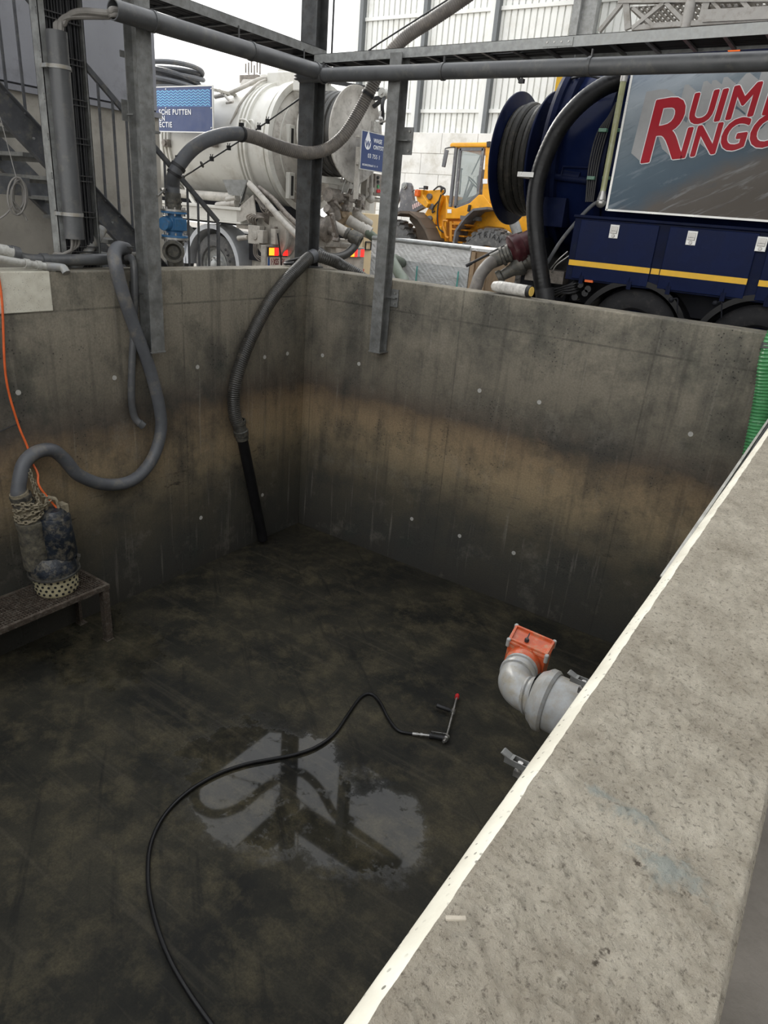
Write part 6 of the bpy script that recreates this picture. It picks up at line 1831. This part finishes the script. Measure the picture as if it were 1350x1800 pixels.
# steel platform above the blue tanker
QY = 4.2
def pf(x, y, Y=QY):
    return at(1, Y, 1000 + x / 3.857, y / 3.857)
M['plat'] = mat('dusty_platform_steel', (.36, .345, .32), .55, .4, var=.2, scale=5, dirt=(.2, .18, .15), dirt_amt=.4)
p0 = pf(700, 200)
t = thing('steel_platform', 'braced galvanised platform with grating, standing above the blue tanker', 'platform', (p0.x, QY + .6, GZ))
br = MB()
for a, b, w_ in (((205, 215), (375, 8), .07), ((430, 195), (660, 8), .07), ((655, 18), (800, 165), .07), ((435, 55), (575, 175), .06), ((390, 20), (402, 200), .085), ((1165, 0), (1290, 135), .07), ((960, 0), (1045, 90), .05), ((900, 140), (940, 0), .09)):
    br.beam(pf(*a), pf(*b), w_, w_ * .7)
obj('brace', br, M['plat'], t, smooth=0)
bmz = MB()
bmz.beam(pf(340, 6), pf(1500, -8), .09, .07).beam(pf(560, 178), pf(1500, 120), .08, .06).beam(pf(920, 115), pf(1500, 85), .12, .14, (0, 0, 1)).beam(pf(340, 6, QY + 1.3), pf(1500, -8, QY + 1.3), .09, .07).beam(pf(430, 190), pf(1500, 130, QY + .1), .06, .06)
obj('beam', bmz, M['plat'], t, smooth=0)
for x in (820, 1500):
    a_ = pf(x, 60)
    obj('round_post', MB().cyl((a_.x, QY, GZ), (a_.x, QY, 9.5), .075, .075, 20), M['plat'], t)
zg = pf(600, 20).z - .05
gr_ = MB()
gx0, gx1 = pf(420, 20).x, pf(1500, 20).x
for k in range(26):
    x = gx0 + (gx1 - gx0) * k / 25
    gr_.box(x, x + .03, QY + .02, QY + 1.3, zg, zg + .03)
for k in range(8):
    y = QY + .05 + k * .17
    gr_.box(gx0, gx1, y, y + .07, zg + .03, zg + .04)
obj('grating', gr_, M['plat'], t, smooth=0)
a_, b_ = pf(1115, 62, QY + .4), pf(1110, 150, QY + .4)
obj('outlet_spout', MB().lathe(a_, (0, 0, -1), [(0, 0), (0, .22), (.03, .22), (.03, .17), (a_.z - b_.z, .19), (a_.z - b_.z, 0)], 28).box(a_.x - .35, a_.x + .3, a_.y - .2, a_.y + .2, a_.z, a_.z + .1), M['plat'], t)
# added unseen roof slab and right wall, sized to shape the pit's light
M['roof'] = mat('dark_light_block_sheet', (.22, .22, .22), .7, var=.1)
obj('light_block_roof', MB().box(BLOCK_ROOF[0], BLOCK_ROOF[1], BLOCK_ROOF[2], BLOCK_ROOF[3], BLOCK_ROOF[4], BLOCK_ROOF[4] + .15), M['roof'], smooth=0, kind='structure')
obj('light_block_wall', MB().box(12.0, 12.3, -9, 14.6, GZ - .1, 12), M['roof'], smooth=0, kind='structure')  # unseen, added to hold back sky light from the right

# ---------------------------------------------------------------- light
wd = bpy.data.worlds.new('overcast_sky')
S.world = wd
wd.use_nodes = True
wt = wd.node_tree
bg = wt.nodes['Background']
tc = N(wt, 'ShaderNodeTexCoord')
sx_ = N(wt, 'ShaderNodeSeparateXYZ')
wt.links.new(tc.outputs['Generated'], sx_.inputs[0])
rp_ = N(wt, 'ShaderNodeValToRGB')
wt.links.new(sx_.outputs['Z'], rp_.inputs[0])
e_ = rp_.color_ramp.elements
e_[0].position, e_[0].color = 0, (1.0, .985, .955, 1)
e_[1].position, e_[1].color = 1, (.93, .96, 1.0, 1)
wt.links.new(rp_.outputs[0], bg.inputs['Color'])
bg.inputs['Strength'].default_value = SKY
if SUN:
    sd_ = bpy.data.lights.new('sun', 'SUN')
    sd_.energy = SUN
    sd_.angle = math.radians(25)
    sd_.color = (1, .96, .88)
    so_ = bpy.data.objects.new('sun', sd_)
    COL.objects.link(so_)
    so_.rotation_euler = V(*SUNDIR).to_track_quat('-Z', 'Y').to_euler()
    so_.location = (-10, 0, 12)
S.view_settings.view_transform = 'Standard'
S.view_settings.look = 'None'
S.view_settings.gamma = 1
S.view_settings.exposure = EXPO
S.view_settings.use_curve_mapping = False
S.cycles.use_denoising = True
S.cycles.max_bounces = 8
